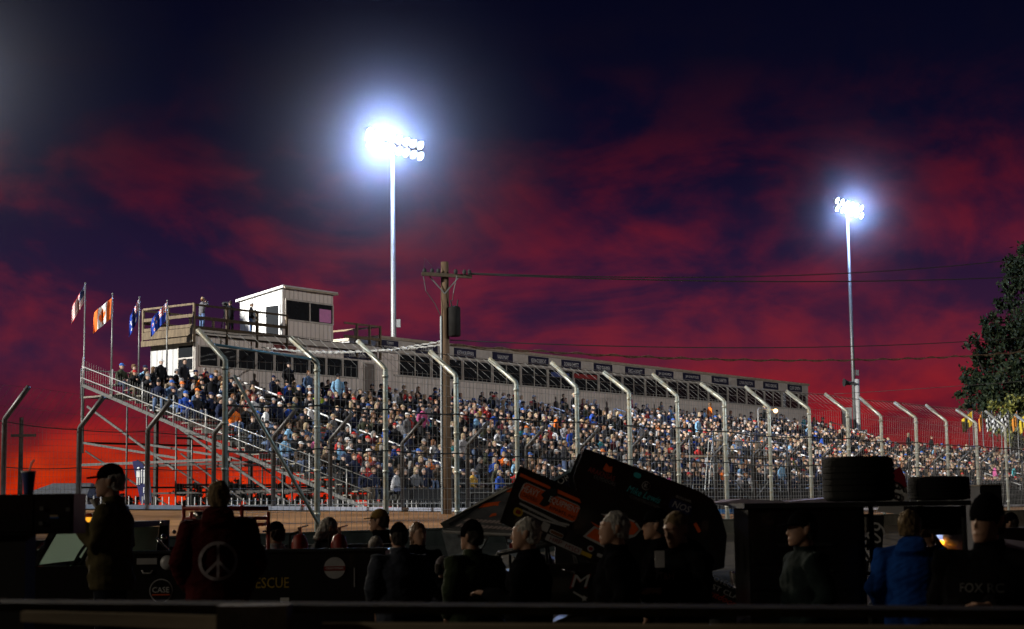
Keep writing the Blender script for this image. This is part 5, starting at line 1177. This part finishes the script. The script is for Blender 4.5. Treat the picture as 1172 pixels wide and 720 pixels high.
# rack of red pipe on the bed, tools on it
rk = thing('pipe_rack', 'dark red pipe rack carrying shiny tools on the truck bed behind the peace sign man', 'rack', (Xp(240), Yt + 1.0, .68))
def _(mb):
    for px in (190, 199, 231, 260, 292): mb.tube([(Xp(px), Yt + .9, .685), (Xp(px), Yt + .9, Zp(px, 578 if px in (190, 231, 260) else 586))], .022, 7)
    mb.tube([(Xp(188), Yt + .9, Zp(188, 582)), (Xp(292), Yt + .9, Zp(292, 582))], .024, 7); mb.tube([(Xp(188), Yt + .9, Zp(188, 594)), (Xp(292), Yt + .9, Zp(292, 594))], .02, 7)
B('frame', M_red, rk, _, smooth=True)
B('tray', M_red, rk, lambda mb: mb.box(Xp(200), Xp(288), Yt + .75, Yt + 1.05, Zp(230, 604), Zp(230, 600)))
tl = thing('power_tool', 'shiny hydraulic cutting tool lying on the red pipe rack', 'tool', (Xp(212), Yt + .85, Zp(212, 600) + .002))
B('body', M_chrome, tl, lambda mb: mb.tube([(Xp(203), Yt + .85, Zp(203, 588)), (Xp(212), Yt + .85, Zp(212, 592)), (Xp(224), Yt + .85, Zp(224, 586))], [.03, .06, .03], 9), smooth=True)
B('grip', M_bmatt, tl, lambda mb: mb.tube([(Xp(205), Yt + .8, Zp(205, 598)), (Xp(216), Yt + .8, Zp(216, 590)), (Xp(222), Yt + .8, Zp(222, 597))], .022, 7), smooth=True)
tb = thing('hose_reel', 'dark hose reel with chrome fittings on the truck bed behind the cab', 'hose reel', (Xp(180), Yt + .4, .68))
B('drum', M_bmatt, tb, lambda mb: mb.lathe([(-.14, .24), (-.12, .24), (-.12, .15), (.12, .15), (.12, .24), (.14, .24)], (Xp(178), Yt + .4, .93), (1, 0, 0), 20))
B('hose', M_rubber, tb, lambda mb: mb.tube([(Xp(168) + .0 + .01 * k, Yt + .4 + .19 * math.cos(k * .8), .93 + .19 * math.sin(k * .8)) for k in range(26)], .03, 6), smooth=True)
B('fitting', M_chrome, tb, lambda mb: (mb.ball((Xp(185), Yt + .1, Zp(185, 616)), .035, .035, .04), mb.ball((Xp(183), Yt + .1, Zp(183, 599)), .03, .03, .03), mb.ball((Xp(197), Yt + .1, Zp(197, 609)), .022, .022, .022), mb.tube([(Xp(176), Yt + .1, Zp(176, 616)), (Xp(190), Yt + .1, Zp(190, 630))], .016, 6)), smooth=True)
for px, lab in ((338, 'red fire extinguisher standing in the truck bed left of the long-haired person'), (384, 'red fire extinguisher standing right of the long-haired person')):
    eb = Vector((Xp(px), Yt + .35, .681)); ex = thing('fire_extinguisher', lab, 'fire extinguisher', eb, group='fire extinguishers in the truck bed'); et = Zp(px, 612) - .681
    B('cylinder', M_red, ex, lambda mb: mb.lathe([(0, .08), (et - .1, .085), (et - .02, .06), (et, .025)], eb, (0, 0, 1), 14), smooth=True)
    B('valve', M_chrome, ex, lambda mb: (mb.tube([eb + UP * et, eb + UP * (et + .06)], .02, 8), mb.bar(eb + UP * (et + .06) + Vector((-.02, 0, 0)), eb + UP * (et + .09) + Vector((.09, 0, 0)), .02, .015)))
    B('hose', M_rubber, ex, lambda mb: mb.tube([eb + UP * (et + .03), eb + Vector((-.1, 0, et)), eb + Vector((-.11, 0, et - .2)), eb + Vector((-.09, 0, .1))], .012, 6), smooth=True)
# ---- sprint cars
def sprint(root, body, wing, num, foil, frame=M_bmatt, local=True, nose=True):
    """nose towards +X, wheels on the ground, local metres"""
    b = dict(local=local)
    B('tub', body, root, lambda mb: (mb.prism([(-.95, -.32, .32), (.55, -.34, .25), (.75, -.34, .55), (.6, -.34, .78), (-.05, -.32, .80), (-.3, -.32, .66), (-.9, -.3, .72)], (0, .66, 0)),), **b)
    B('hood', body, root, lambda mb: mb.loft([((.45, 0, .66), (0, .33, 0), (0, 0, .2)), ((.95, 0, .62), (0, .27, 0), (0, 0, .17)), ((1.4, 0, .5), (0, .16, 0), (0, 0, .12)), ((1.55, 0, .42), (0, .06, 0), (0, 0, .05))], 16), smooth=True, **b)
    B('tail_tank', body, root, lambda mb: mb.loft([((-.75, 0, .75), (0, .22, 0), (0, 0, .16)), ((-1.0, 0, .74), (0, .3, 0), (0, 0, .26)), ((-1.35, 0, .68), (0, .3, 0), (0, 0, .28)), ((-1.62, 0, .6), (0, .2, 0), (0, 0, .2)), ((-1.72, 0, .56), (0, .05, 0), (0, 0, .06))], 16), smooth=True, **b)
    def cage(mb):
        for y in (-.33, .33):
            mb.tube([(-.75, y, .5), (-.7, y * .95, 1.35), (-.15, y * .9, 1.45), (.15, y * .95, 1.3), (.35, y, .7)], .024, 7)
            mb.tube([(-1.1, y * .8, .55), (-.7, y * .95, 1.3)], .02, 6); mb.tube([(-.7, y, .5), (.35, y, .95)], .018, 6)
            mb.tube([(.35, y, .35), (1.45, y * .8, .32)], .022, 6); mb.tube([(-.95, y, .35), (.35, y, .33)], .022, 6)
        for x, z in ((-.7, 1.35), (-.15, 1.45), (.15, 1.3)): mb.tube([(x, -.31, z), (x, .31, z)], .02, 6)
    B('roll_cage', frame, root, cage, smooth=True, **b)
    B('seat', M_bmatt, root, lambda mb: (mb.box(-.6, -.2, -.2, .2, .4, .48), mb.bar((-.58, 0, .48), (-.68, 0, 1.1), .4, .06, Vector((1, 0, 0)))), **b)
    B('engine', M_chrome, root, lambda mb: ([mb.tube([(.45 + .13 * k, e * .12, .82), (.45 + .13 * k, e * .14, .98)], [.035, .045], 9) for k in range(4) for e in (-1, 1)], mb.box(.4, .95, -.2, .2, .55, .80)), smooth=False, **b)
    B('exhaust_header', M_galv, root, lambda mb: [mb.tube([(.5 + .12 * k, e * .3, .6), (.45 + .1 * k, e * .42, .52), (.2, e * .45, .46), (-.3, e * .47, .42)], .026, 7) for k in range(4) for e in (-1, 1)], smooth=True, **b)
    B('front_axle', M_chrome, root, lambda mb: (mb.tube([(1.2, -.68, .34), (1.2, .68, .34)], .028, 8), mb.tube([(1.2, -.6, .34), (.5, -.4, .36)], .016, 6), mb.tube([(1.2, .6, .34), (.5, .4, .36)], .016, 6)), smooth=True, **b)
    B('rear_axle', M_galv, root, lambda mb: mb.tube([(-.92, -.75, .44), (-.92, .75, .44)], .04, 8), smooth=True, **b)
    B('bumper', M_chrome, root, lambda mb: (mb.tube([(1.45, -.25, .3), (1.75, -.25, .32), (1.75, .25, .32), (1.45, .25, .3)], .022, 7), mb.tube([(-1.6, -.3, .35), (-1.95, -.3, .45), (-1.95, .3, .45), (-1.6, .3, .35)], .022, 7), mb.tube([(-.5, -.34, .32), (-.4, -.72, .34), (.3, -.72, .34), (.45, -.34, .32)], .022, 7)), smooth=True, **b)
    wheel(root, (-.92, -.82, .44), .44, .42, local=local); wheel(root, (-.92, .80, .41), .41, .36, local=local); wheel(root, (1.2, -.74, .32), .32, .2, local=local); wheel(root, (1.2, .74, .32), .32, .2, local=local)
def foil_secs(x0, z0, x1, z1, th, n=9):
    up_ = []; lo = []
    for k in range(n):
        t = k / (n - 1); x = x0 + (x1 - x0) * t; z = z0 + (z1 - z0) * t
        a = math.sin(math.pi * t ** .7); up_.append((x, z + th * .15 * a + .008)); lo.append((x, z - th * a - .008))
    return up_ + lo[::-1]
# black car, its right side towards the camera
Ya = 15.0; pX = lambda px, py: fx(px, py, Ya); pZ = lambda px, py: fz_(px, py, Ya)
ca0 = Vector((pX(660, 650), Ya + .75, 0))
sA = thing('sprint_car', 'black winged race car with an orange number and a heavy equipment sign', 'race car', ca0)
sA.rotation_euler = (0, 0, 0)
sprint(sA, M_black, M_black, None, M_bmatt)
# pixel-measured sideboard outline in local coordinates
def lw(px, py, y=0.): p = at(px, py, Ya); return Vector((p.x - ca0.x, Ya - ca0.y + y, p.z))
board = [(595, 533), (660, 561.5), (656, 545), (669, 513), (735, 537), (800, 562), (816, 572), (826, 590), (832, 613), (829, 650), (760, 668), (704, 656), (640, 628), (572, 598)]
wg = B('top_wing', M_black, sA, lambda mb: mb.prism([lw(620, 575, .05), lw(700, 600, .05), lw(790, 625, .05), lw(820, 635, .05), lw(818, 641, .05), lw(700, 612, .05), lw(620, 580, .05)], (0, 1.40, 0)), local=True)
sb_n = B('sideboard', M_black, wg, lambda mb: mb.prism([lw(px, py, 0) for px, py in board], (0, .02, 0)), local=True)
B('sideboard', M_black, wg, lambda mb: mb.prism([lw(px, py, 1.48) for px, py in board], (0, .02, 0)), local=True)
B('wing_strut', M_bmatt, sA, lambda mb: [mb.tube([lw(px, py, y), (lw(px, py, y).x + dx, lw(px, py, y).y, .9)], .018, 6) for px, py, dx in ((650, 600, .2), (760, 630, -.4)) for y in (.35, 1.15)], local=True)
ang = math.atan2(562 - 513, 800 - 669) + .02; XD = Vector((math.cos(ang), 0, -math.sin(ang))); UD = Vector((math.sin(ang), 0, math.cos(ang))); ang2 = math.atan2(598 - 533 * 0 - 598 + 28, 66)
def decal(name, pts, mat, lvl=1): return B(name, mat, sb_n, lambda mb: mb.prism([lw(px, py, -.002 - .003 * lvl) for px, py in pts], (0, .002, 0)), local=True)
def rrect(px, py, w_, h_, mat, name, lvl=1, rad=.22, a=ang):
    """rounded panel of w x h pixels centred at px,py, turned with the board"""
    P_ = []; r_ = min(w_, h_) * rad
    for sx, sy, a0 in ((1, 1, 0), (-1, 1, 90), (-1, -1, 180), (1, -1, 270)):
        for k in range(4):
            t = R(a0 + 30 * k); x = sx * (w_ / 2 - r_) + r_ * math.cos(t); y = sy * (h_ / 2 - r_) + r_ * math.sin(t)
            P_.append((px + x * math.cos(a) - y * math.sin(a), py + x * math.sin(a) + y * math.cos(a)))
    return decal(name, P_, mat, lvl)
PXM = Ya / FPX
def btxt(s_, px, py, hpx, mat, wpx=None, name='lettering', par=None, lvl=4, a=ang, shear=0.):
    c = lw(px, py, -.002 - .003 * lvl); xd = Vector((math.cos(a), 0, -math.sin(a))); ud = Vector((math.sin(a), 0, math.cos(a)))
    return txt(s_, hpx * PXM, c, xd, ud, mat, par or sb_n, name, .001, (wpx * PXM) if wpx else None, local=True, shear=shear)
aH = math.atan2(598 - 570, 660 - 597)   # slope of the front panel in the photo
decal('orange_stripe', [(596, 541.5), (630, 557), (630, 560.5), (594.5, 545)], M_orange); decal('orange_stripe', [(637, 559.5), (663, 571), (665, 576), (637, 564)], M_orange)
pn = rrect(629, 575, 72, 21, M_silver, 'sign_border', 1, .25, aH); rrect(629, 575, 70, 19, M_orange, 'sign_panel', 2, .22, aH)
btxt('HEAVY', 607.5, 561.8, 8, M_white, 20, a=aH); btxt('EQUIPMENT', 645.5, 578.5, 8, M_white, 36, a=aH); btxt('LOADERS', 605, 569, 4.2, M_bmatt, 20, a=aH); btxt('& PARTS, INC', 643.5, 587, 4.2, M_bmatt, 32, a=aH)
decal('loader_silhouette', [(617, 577), (622, 570), (619, 566), (625, 561), (630, 559), (637, 558), (636, 568), (631, 569), (628, 578), (622, 580)], M_bmatt, 3)
decal('speed_line', [(595, 575), (640, 597), (652, 600), (651, 602), (637, 599), (594, 577)], M_silver); decal('speed_line', [(598, 583), (622, 594), (648, 602), (648, 603.5), (620, 596), (598, 585)], M_silver)
btxt('(717) 677-7600', 622, 590.5, 3.2, M_silver, 36, a=aH)
rrect(593, 586, 11, 9, M_yellow, 'yellow_decal', 1, .4, aH); rrect(593, 586, 6, 5, M_red, 'yellow_decal_centre', 2, .4, aH)
rrect(624, 603, 9, 10, M_silver, 'label', 1, .1, aH); rrect(637, 611, 17, 5, M_silver, 'label', 1, .4, aH); rrect(637, 611, 15, 3.4, pm('brown_label', (.2, .08, .02), .5), 'label_face', 2, .4, aH)
rrect(645, 623, 44, 7.5, M_silver, 'label_strip', 1, .1, aH); btxt('HRP', 636, 618.8, 5, M_red, 14, a=aH); btxt('MSD', 655, 627.8, 5, M_red, 17, a=aH)
rrect(676, 628, 8, 7, M_silver, 'round_label', 1, .5, aH); rrect(676, 628, 5, 4.4, M_red, 'round_label_centre', 2, .5, aH); rrect(671, 634.5, 13, 4.5, M_yellow, 'yellow_label', 1, .1, aH); rrect(687, 636, 8, 4, M_silver, 'label', 1, .3, aH)
# orange number with pale outline
decal('number_outline', [(667, 614), (680, 602), (690, 606), (683, 615), (700, 622), (704, 629), (694, 628)], M_silver, 1)
decal('number', [(671, 613.5), (681, 604.5), (690, 609), (685, 616), (697, 621.5), (696, 625.5)], M_orange, 2)
decal('number_outline', [(687, 588), (712, 590), (728, 597), (734, 606), (727, 614), (718, 617), (714, 600)], M_silver, 1)
decal('number', [(690, 590.5), (712, 592), (726, 598.5), (731, 606), (725, 612), (718, 612), (714, 598)], M_orange, 2)
btxt('2', 700, 606, 30, M_orange, 34, lvl=4, shear=.25)
decal('orange_flick', [(676, 597), (688, 603), (684, 604.5)], M_orange, 1)
# rear panel graphics
btxt('ARAKNSAS', 688.5, 542.5, 6, pm('dim_red_vinyl', (.35, .05, .04), .5), 32); btxt('OUTDOORS', 692, 550, 4, pm('dim_grey_vinyl', (.2, .2, .2), .5), 26)
decal('red_emblem', [(690, 537), (694, 530), (697, 534), (701, 534), (700, 541), (694, 540)], M_orange, 1)
btxt('Mike Lewis', 737, 566, 8, M_teal, 40, shear=.3); btxt('CONSTRUCTION', 738, 574.5, 3.2, pm('dim_grey_vinyl', (.2, .2, .2), .5), 36)
rrect(739.5, 556, 10, 10, M_silver, 'ring', 1, .5); rrect(739.5, 556, 8.6, 8.6, M_black, 'ring_centre', 2, .5); btxt('K', 739.5, 556, 5, M_silver)
rrect(729.5, 544, 9, 6, M_teal, 'teal_spot', 1, .5)
rrect(779, 580, 27, 12, pm('deep_blue_vinyl', (.01, .015, .08), .5), 'badge', 1, .3); btxt('NOS', 780, 580, 7.5, M_silver, 21, shear=.2); btxt('OUTLAWS', 782, 571, 2.6, M_silver, 18)
rrect(798, 604, 4, 12, M_orange, 'orange_mark', 1, .3, -.5)
rrect(742, 609, 11, 6, M_orange, 'orange_label', 1, .3)
# hood letter, nose panel
cM = Vector((pX(664, 665) - ca0.x, -.80, pZ(664, 665)))
hp_ = B('hood_panel', M_black, sA, lambda mb: mb.box(cM.x - .33, cM.x + .24, -.79, -.77, cM.z - .2, cM.z + .16), local=True)
txt('M', .125, cM, (1, 0, 0), UP, M_red, hp_, 'lettering', .002, .20, True, .25); txt('M', .108, cM + Vector((.002, 0, .004)), (1, 0, 0), UP, M_silver, hp_, 'lettering', .006, .172, True, .25)
B('mirror_trim', M_chrome, sA, lambda mb: mb.tube([lw(643, 651, -.06), lw(650, 653.5, -.06), lw(658, 655, -.06)], [.012, .022, .012], 8), smooth=True, local=True)
B('wheel_star', M_silver, sA, lambda mb: (mb.prism([lw(668.5 + (4.2 if k % 2 == 0 else 1.9) * math.sin(k * math.pi / 5), 684.5 - (4.2 if k % 2 == 0 else 1.9) * math.cos(k * math.pi / 5), -.06) for k in range(10)], (0, .01, 0)), mb.tube([lw(656, 677, -.05), lw(668, 684, -.05)], .01, 6)), local=True)
aN = R(25)
nwp = [(790, 650), (862, 682), (872, 700), (858, 716), (785, 690)]
nsb = B('nose_wing', M_black, sA, lambda mb: (mb.prism([lw(px, py, -.02) for px, py in nwp], (0, .02, 0)), mb.prism([lw(px, py, .80) for px, py in nwp], (0, .02, 0)), mb.prism([lw(795, 672, 0), lw(860, 700, 0), lw(860, 704, 0), lw(795, 676, 0)], (0, .8, 0))), local=True)
for s_, px, py, wp, mat, sh in (('PROTECTION', 832, 668, 50, M_silver, 0), ('FIRST CLASS', 828, 676.5, 54, M_silver, 0), ('Outdoors', 826, 684, 42, pm('red_script', (.5, .05, .02), .5), .35)):
    txt(s_, 5.6 * PXM if not sh else 7.5 * PXM, lw(px, py, -.026), Vector((math.cos(aN), 0, -math.sin(aN))), Vector((math.sin(aN), 0, math.cos(aN))), mat, nsb, 'lettering', .001, wp * PXM, True, sh)
# grey car with flames, farther away, seen from the front left
Yb = 25.0; gB = Vector((fx(560, 640, Yb) + .25, Yb + .4, .05))
sB = thing('sprint_car', 'grey winged race car with orange flame graphics left of the black car', 'race car', gB, R(-118))
M_gry = pm('grey_carbon', (.14, .145, .15), .45, .1, .5, 5)
sprint(sB, M_gry, M_gry, None, M_bmatt)
def lb(px, py, Y): return sB_inv @ at(px, py, Y)
bpy.context.view_layer.update(); sB_inv = sB.matrix_world.inverted()
q0, q1, q2, q3 = at(506, 604, Yb - .6), at(606, 611, Yb - .9), at(660, 560, Yb + .5), at(588, 552, Yb + .7)
wB = B('top_wing', M_gry, sB, lambda mb: mb.prism([sB_inv @ p for p in (q0, q1, q2, q3)], (0, 0, -.03)), local=True)
nB = (q1 - q0).cross(q3 - q0).normalized(); nB = nB if nB.z > 0 else -nB
def onw(s, t, h=.004): return sB_inv @ (q0.lerp(q1, s).lerp(q3.lerp(q2, s), t) + nB * h)
SH_ = -.38
for P_ in ([(.45, .42), (.6, .50), (.75, .48), (.98, .68), (.99, .76), (.8, .62), (.62, .60), (.42, .52)], [(.72, .26), (.99, .46), (.99, .56), (.88, .44), (.70, .33)], [(.50, .78), (.75, .86), (.97, .98), (.6, .95), (.42, .86)]):
    B('flame_graphic', M_orange, wB, lambda mb: mb.prism([onw(s + SH_, t) for s, t in P_], sB_inv.to_3x3() @ (nB * .003)), local=True)
rz_ = random.Random(4)
B('sponsor_graphic', pm('pale_pink_vinyl', (.5, .42, .42), .6), wB, lambda mb: [mb.prism([onw(a, b), onw(a + .035, b), onw(a + .05, b + .05), onw(a + .012, b + .06)], sB_inv.to_3x3() @ (nB * .003)) for a, b in [(.12 + .052 * k, .04 + .11 * j) for k in range(15) for j in range(2)]], local=True)
e0, e1 = q0 + Vector((0, 0, .02)), q3 + Vector((0, 0, .02))
up_b = Vector((0, 0, 1))
B('sideboard', pm('grey_green_panel', (.24, .25, .22), .5, .2, .4, 4), wB, lambda mb: mb.prism([sB_inv @ p for p in (at(503.5, 599, Yb - .62), at(587, 553, Yb + .72), at(600, 551, Yb + .72), at(599, 558, Yb + .72), at(590, 560, Yb + .72), at(509, 606, Yb - .62))], sB_inv.to_3x3() @ Vector((.12, .05, 0))), local=True)
B('side_panel', pm('blue_grey_panel', (.26, .31, .34), .35, .3, .5, 6), wB, lambda mb: mb.prism([sB_inv @ p for p in (at(505, 607, Yb - .64), at(560, 611, Yb - .75), at(545, 640, Yb - .75), at(514, 640, Yb - .64))], sB_inv.to_3x3() @ Vector((.02, .03, 0))), local=True)
B('wing_rail', M_silver, wB, lambda mb: mb.tube([sB_inv @ at(507, 608.5, Yb - .8), sB_inv @ at(600, 613, Yb - .95)], .022, 6), local=True)
wp_ = B('sideboard', pm('pale_blue_panel', (.45, .55, .65), .5, 0, .2, 4), wB, lambda mb: mb.prism([sB_inv @ p for p in (at(575, 598, Yb - .6), at(590, 602, Yb - .6), at(597, 622, Yb - .6), at(590, 638, Yb - .6), at(582, 634, Yb - .6))], sB_inv.to_3x3() @ Vector((0, .03, 0))), local=True)
B('round_badge', M_red, wp_, lambda mb: mb.lathe([(0, .055), (.006, .055)], sB_inv @ (at(587, 625, Yb - .62)), sB_inv.to_3x3() @ Vector((0, -1, 0)), 20), local=True)
# half-hidden dark sideboard reading OR between the two panels of the black car
Yo = 19.0; ob = at(645, 600, Yo); ob.z = 0
sO = thing('race_car_wing', 'dark wing panel with pale blue edge and white letters behind the black car', 'wing', (ob.x, Yo, at(645, 565, Yo).z))
B('panel', M_navy, sO, lambda mb: mb.prism([at(px, py, Yo) for px, py in ((632, 550), (660, 534), (672, 540), (668, 590), (640, 590))], (0, .04, 0)))
B('edge', pm('pale_blue_edge', (.35, .5, .62), .4), sO, lambda mb: mb.bar(at(631, 551, Yo - .02), at(661, 533.5, Yo - .02), .05, .03))
txt('OR', 7.5 * Yo / FPX, at(645, 548.5, Yo - .03), (math.cos(.5), 0, math.sin(.5)), (-math.sin(.5), 0, math.cos(.5)), M_white, sO, width=15 * Yo / FPX)
B('stand', M_bmatt, sO, lambda mb: mb.box(ob.x - .1, ob.x + .3, Yo + .05, Yo + .3, 0, at(645, 588, Yo).z))
# white car with red topped wing, mostly behind the tool cart
Yw = 19.0; gC = Vector((fx(935, 640, Yw), Yw + .75, 0))
sC = thing('sprint_car', 'white winged race car numbered 69 half hidden by the tyres and tool cart', 'race car', gC, R(180))
M_lil = pm('pale_lilac_paint', (.62, .56, .70), .35, 0, .2, 3)
sprint(sC, M_lil, M_lil, None, M_bmatt)
bpy.context.view_layer.update(); iC = sC.matrix_world.inverted(); wl = lambda px, py, Y=Yw: iC @ at(px, py, Y)
wC = B('top_wing', M_lil, sC, lambda mb: mb.prism([wl(826, 575), wl(850, 571), wl(905, 574), wl(1000, 566), (wl(1000, 571)), wl(905, 585), wl(868, 583)], iC.to_3x3() @ Vector((0, 1.4, 0))), local=True)
sbc = B('sideboard', M_white, wC, lambda mb: mb.prism([wl(1004, 585, Yw - .1), wl(1024, 537, Yw - .1), wl(1030, 534, Yw - .1), wl(1036, 545, Yw - .1), wl(1041, 575, Yw - .1), wl(1036, 590, Yw - .1)], iC.to_3x3() @ Vector((0, .03, 0))), local=True)
B('red_top', pm('crimson_vinyl', (.35, .02, .05), .5), sbc, lambda mb: mb.prism([wl(1019.5, 549, Yw - .105), wl(1024.5, 537, Yw - .105), wl(1030, 534, Yw - .105), wl(1035.6, 545, Yw - .105), wl(1038, 557, Yw - .105), wl(1033, 559, Yw - .105)], iC.to_3x3() @ Vector((0, .003, 0))), local=True)
txt('69', 19 * Yw / FPX, wl(1026, 562, Yw - .11), iC.to_3x3() @ Vector((math.cos(1.0), 0, math.sin(1.0))), iC.to_3x3() @ Vector((-math.sin(1.0), 0, math.cos(1.0))), M_bmatt, sbc, 'number', .004, 19 * Yw / FPX, True)
txt('09', 19 * Yw / FPX, wl(1003, 610, Yw - .11), iC.to_3x3() @ Vector((math.cos(1.0), 0, math.sin(1.0))), iC.to_3x3() @ Vector((-math.sin(1.0), 0, math.cos(1.0))), M_white, B('side_panel', M_bmatt, sC, lambda mb: mb.prism([wl(992, 590, Yw - .08), wl(1012, 590, Yw - .08), wl(1010, 630, Yw - .08), wl(992, 630, Yw - .08)], iC.to_3x3() @ Vector((0, .02, 0))), local=True), 'number', .004, 22 * Yw / FPX, True)
# ---- black tool cart with spare tyres on its top shelf
Yk = 13.6; kX = lambda px: fx(px, 620, Yk); kZ = lambda px, py: fz_(px, py, Yk)
tk = thing('tool_cart', 'tall black tool cart with a pipe frame and shelf on the right', 'cart', ((kX(860) + kX(1112)) / 2, Yk + .4, 0))
zt_ = kZ(940, 575)
B('cabinet', M_black, tk, lambda mb: mb.box(kX(857), kX(985), Yk, Yk + .9, .2, zt_ - .04))
B('shelf', M_bmatt, tk, lambda mb: mb.box(kX(852), kX(1112), Yk - .04, Yk + .94, zt_ - .039, zt_))
B('drawer', M_black, tk, lambda mb: [mb.box(kX(861), kX(981), Yk - .016, Yk - .002, .25 + .21 * k, .43 + .21 * k) for k in range(6)])
B('drawer_pull', M_bmatt, tk, lambda mb: [mb.box(kX(890), kX(952), Yk - .035, Yk - .017, .385 + .21 * k, .41 + .21 * k) for k in range(6)])
def _(mb):
    for px in (990, 1001, 1058, 1108): mb.tube([(kX(px), Yk + .1, .15), (kX(px), Yk + .1, zt_ - .04)], .022, 7)
    for py in (590, 625, 657): mb.tube([(kX(985), Yk + .1, kZ(1000, py)), (kX(1003), Yk + .1, kZ(1000, py))], .016, 6)
    mb.tube([(kX(985), Yk + .1, .3), (kX(1110), Yk + .1, .3)], .02, 7)
B('pipe_frame', M_bmatt, tk, _, smooth=True)
for px in (880, 970, 1100):
    for yy in (Yk + .15, Yk + .75): wheel(tk, (kX(px), yy, .12), .12, .06)
gen = thing('generator', 'black generator hanging under the shelf beside the blue hooded person', 'generator', (kX(1085), Yk + .5, zt_ - .6))
B('housing', M_bmatt, gen, lambda mb: mb.box(kX(1062), kX(1112), Yk + .2, Yk + .8, zt_ - .28, zt_ - .045)); B('hose', M_rubber, gen, lambda mb: (mb.tube([(kX(1065), Yk + .3, zt_ - .25), (kX(1076), Yk + .2, zt_ - .4), (kX(1092), Yk + .2, zt_ - .5)], .03, 7), mb.tube([(kX(1075), Yk + .3, zt_ - .25), (kX(1088), Yk + .2, zt_ - .42)], .025, 7)), smooth=True)
for (pa, pb_, pt, lab) in ((942, 1025, 522, 'large black spare tyre lying flat on the cart shelf'), (1040, 1111, 545, 'smaller black spare tyre lying at the right end of the shelf')):
    kT = lambda px: fx(px, 575, Yk + .45); r_ = (kT(pb_) - kT(pa)) / 2; hh = fz_((pa + pb_) / 2, pt, Yk + .2) - zt_; c = Vector(((kT(pa) + kT(pb_)) / 2, Yk + .45, zt_ + .002))
    ty = thing('spare_tyre', lab, 'tyre', c)
    def _(mb):
        pr = [(0, r_ * .6), (.005, r_ * .86), (hh * .06, r_ * .95)]
        for k in range(6):
            z0 = hh * (.1 + .135 * k); pr += [(z0, r_ * .985 if k not in (0, 5) else r_ * .97), (z0 + hh * .095, r_ * .985 if k not in (0, 5) else r_ * .97), (z0 + hh * .1, r_ * .955), (z0 + hh * .13, r_ * .955)]
        pr += [(hh * .95, r_ * .94), (hh * .995, r_ * .85), (hh, r_ * .6), (hh * .9, r_ * .55), (hh * .1, r_ * .55), (0, r_ * .6)]
        mb.lathe(pr, c, (0, 0, 1), 48)
    B('tread', M_rubber, ty, _)
    B('rim', M_galv, ty, lambda mb: mb.lathe([(hh * .12, r_ * .54), (hh * .2, r_ * .5), (hh * .45, r_ * .48), (hh * .47, r_ * .1), (hh * .5, r_ * .05)], c, (0, 0, 1), 32), smooth=True)
# dark boxy machine right of the tyres
mx0, mx1 = at(1122, 570, 16).x, at(1147, 570, 16).x
bx_ = thing('equipment_crate', 'black boxy crate with a pale top edge behind the man at the right edge', 'crate', ((mx0 + mx1) / 2, 16.3, 0))
B('box', M_bmatt, bx_, lambda mb: mb.box(mx0, mx1, 16, 16.6, .3, at(1135, 556, 16).z)); B('lid', M_wood, bx_, lambda mb: mb.box(mx0 - .01, mx1 + .01, 15.98, 16.62, at(1135, 556, 16).z + .001, at(1135, 554.5, 16).z)); B('foot', M_bmatt, bx_, lambda mb: [mb.box(x, x + .06, y, y + .06, 0, .299) for x in (mx0, mx1 - .06) for y in (16, 16.54)])
# ---- pale push truck with amber lamps, beyond the blue hooded person
Yp = 21.0; vX = lambda px: fx(px, 620, Yp); vZ = lambda px, py: fz_(px, py, Yp)
pt2 = thing('push_truck', 'pale push truck with lit amber lamps behind the blue hooded person', 'truck', (vX(1120), Yp + .9, 0))
def _(mb):
    mb.prism([(vX(1072), Yp, .45), (vX(1215), Yp, .45), (vX(1215), Yp, vZ(1150, 625)), (vX(1105), Yp, vZ(1105, 612)), (vX(1076), Yp, vZ(1076, 620))], (0, 1.8, 0))
B('body', M_lil, pt2, _); B('grille', M_bmatt, pt2, lambda mb: mb.box(vX(1072) - .03, vX(1072) - .002, Yp + .3, Yp + 1.5, .6, 1.0))
B('cab', M_black, pt2, lambda mb: mb.prism([(vX(1120), Yp + .1, vZ(1120, 616)), (vX(1210), Yp + .1, vZ(1210, 622)), (vX(1205), Yp + .1, vZ(1200, 600) - .05), (vX(1140), Yp + .1, vZ(1140, 600) - .05)], (0, 1.6, 0)))
M_amb = pm('amber_lamp', (1, .4, .04), .4, emit=5, ecol=(1, .33, .02))
for px, py, r_ in ((1079, 643, .055), (1085, 642, .03), (1077, 621, .035)):
    B('headlight', M_amb, pt2, lambda mb: mb.ball((vX(px), Yp - .03, vZ(px, py)), r_, .03, r_), smooth=True)
B('hub', M_silver, pt2, lambda mb: mb.lathe([(0, .12), (.03, .12), (.05, .04)], (vX(1090), Yp - .005, vZ(1090, 614)), (0, -1, 0), 20), smooth=True)
for px in (1095, 1190):
    for yy in (Yp + .15, Yp + 1.65): wheel(pt2, (vX(px), yy, .36), .36, .22)

bpy.data.scenes.remove(WS)
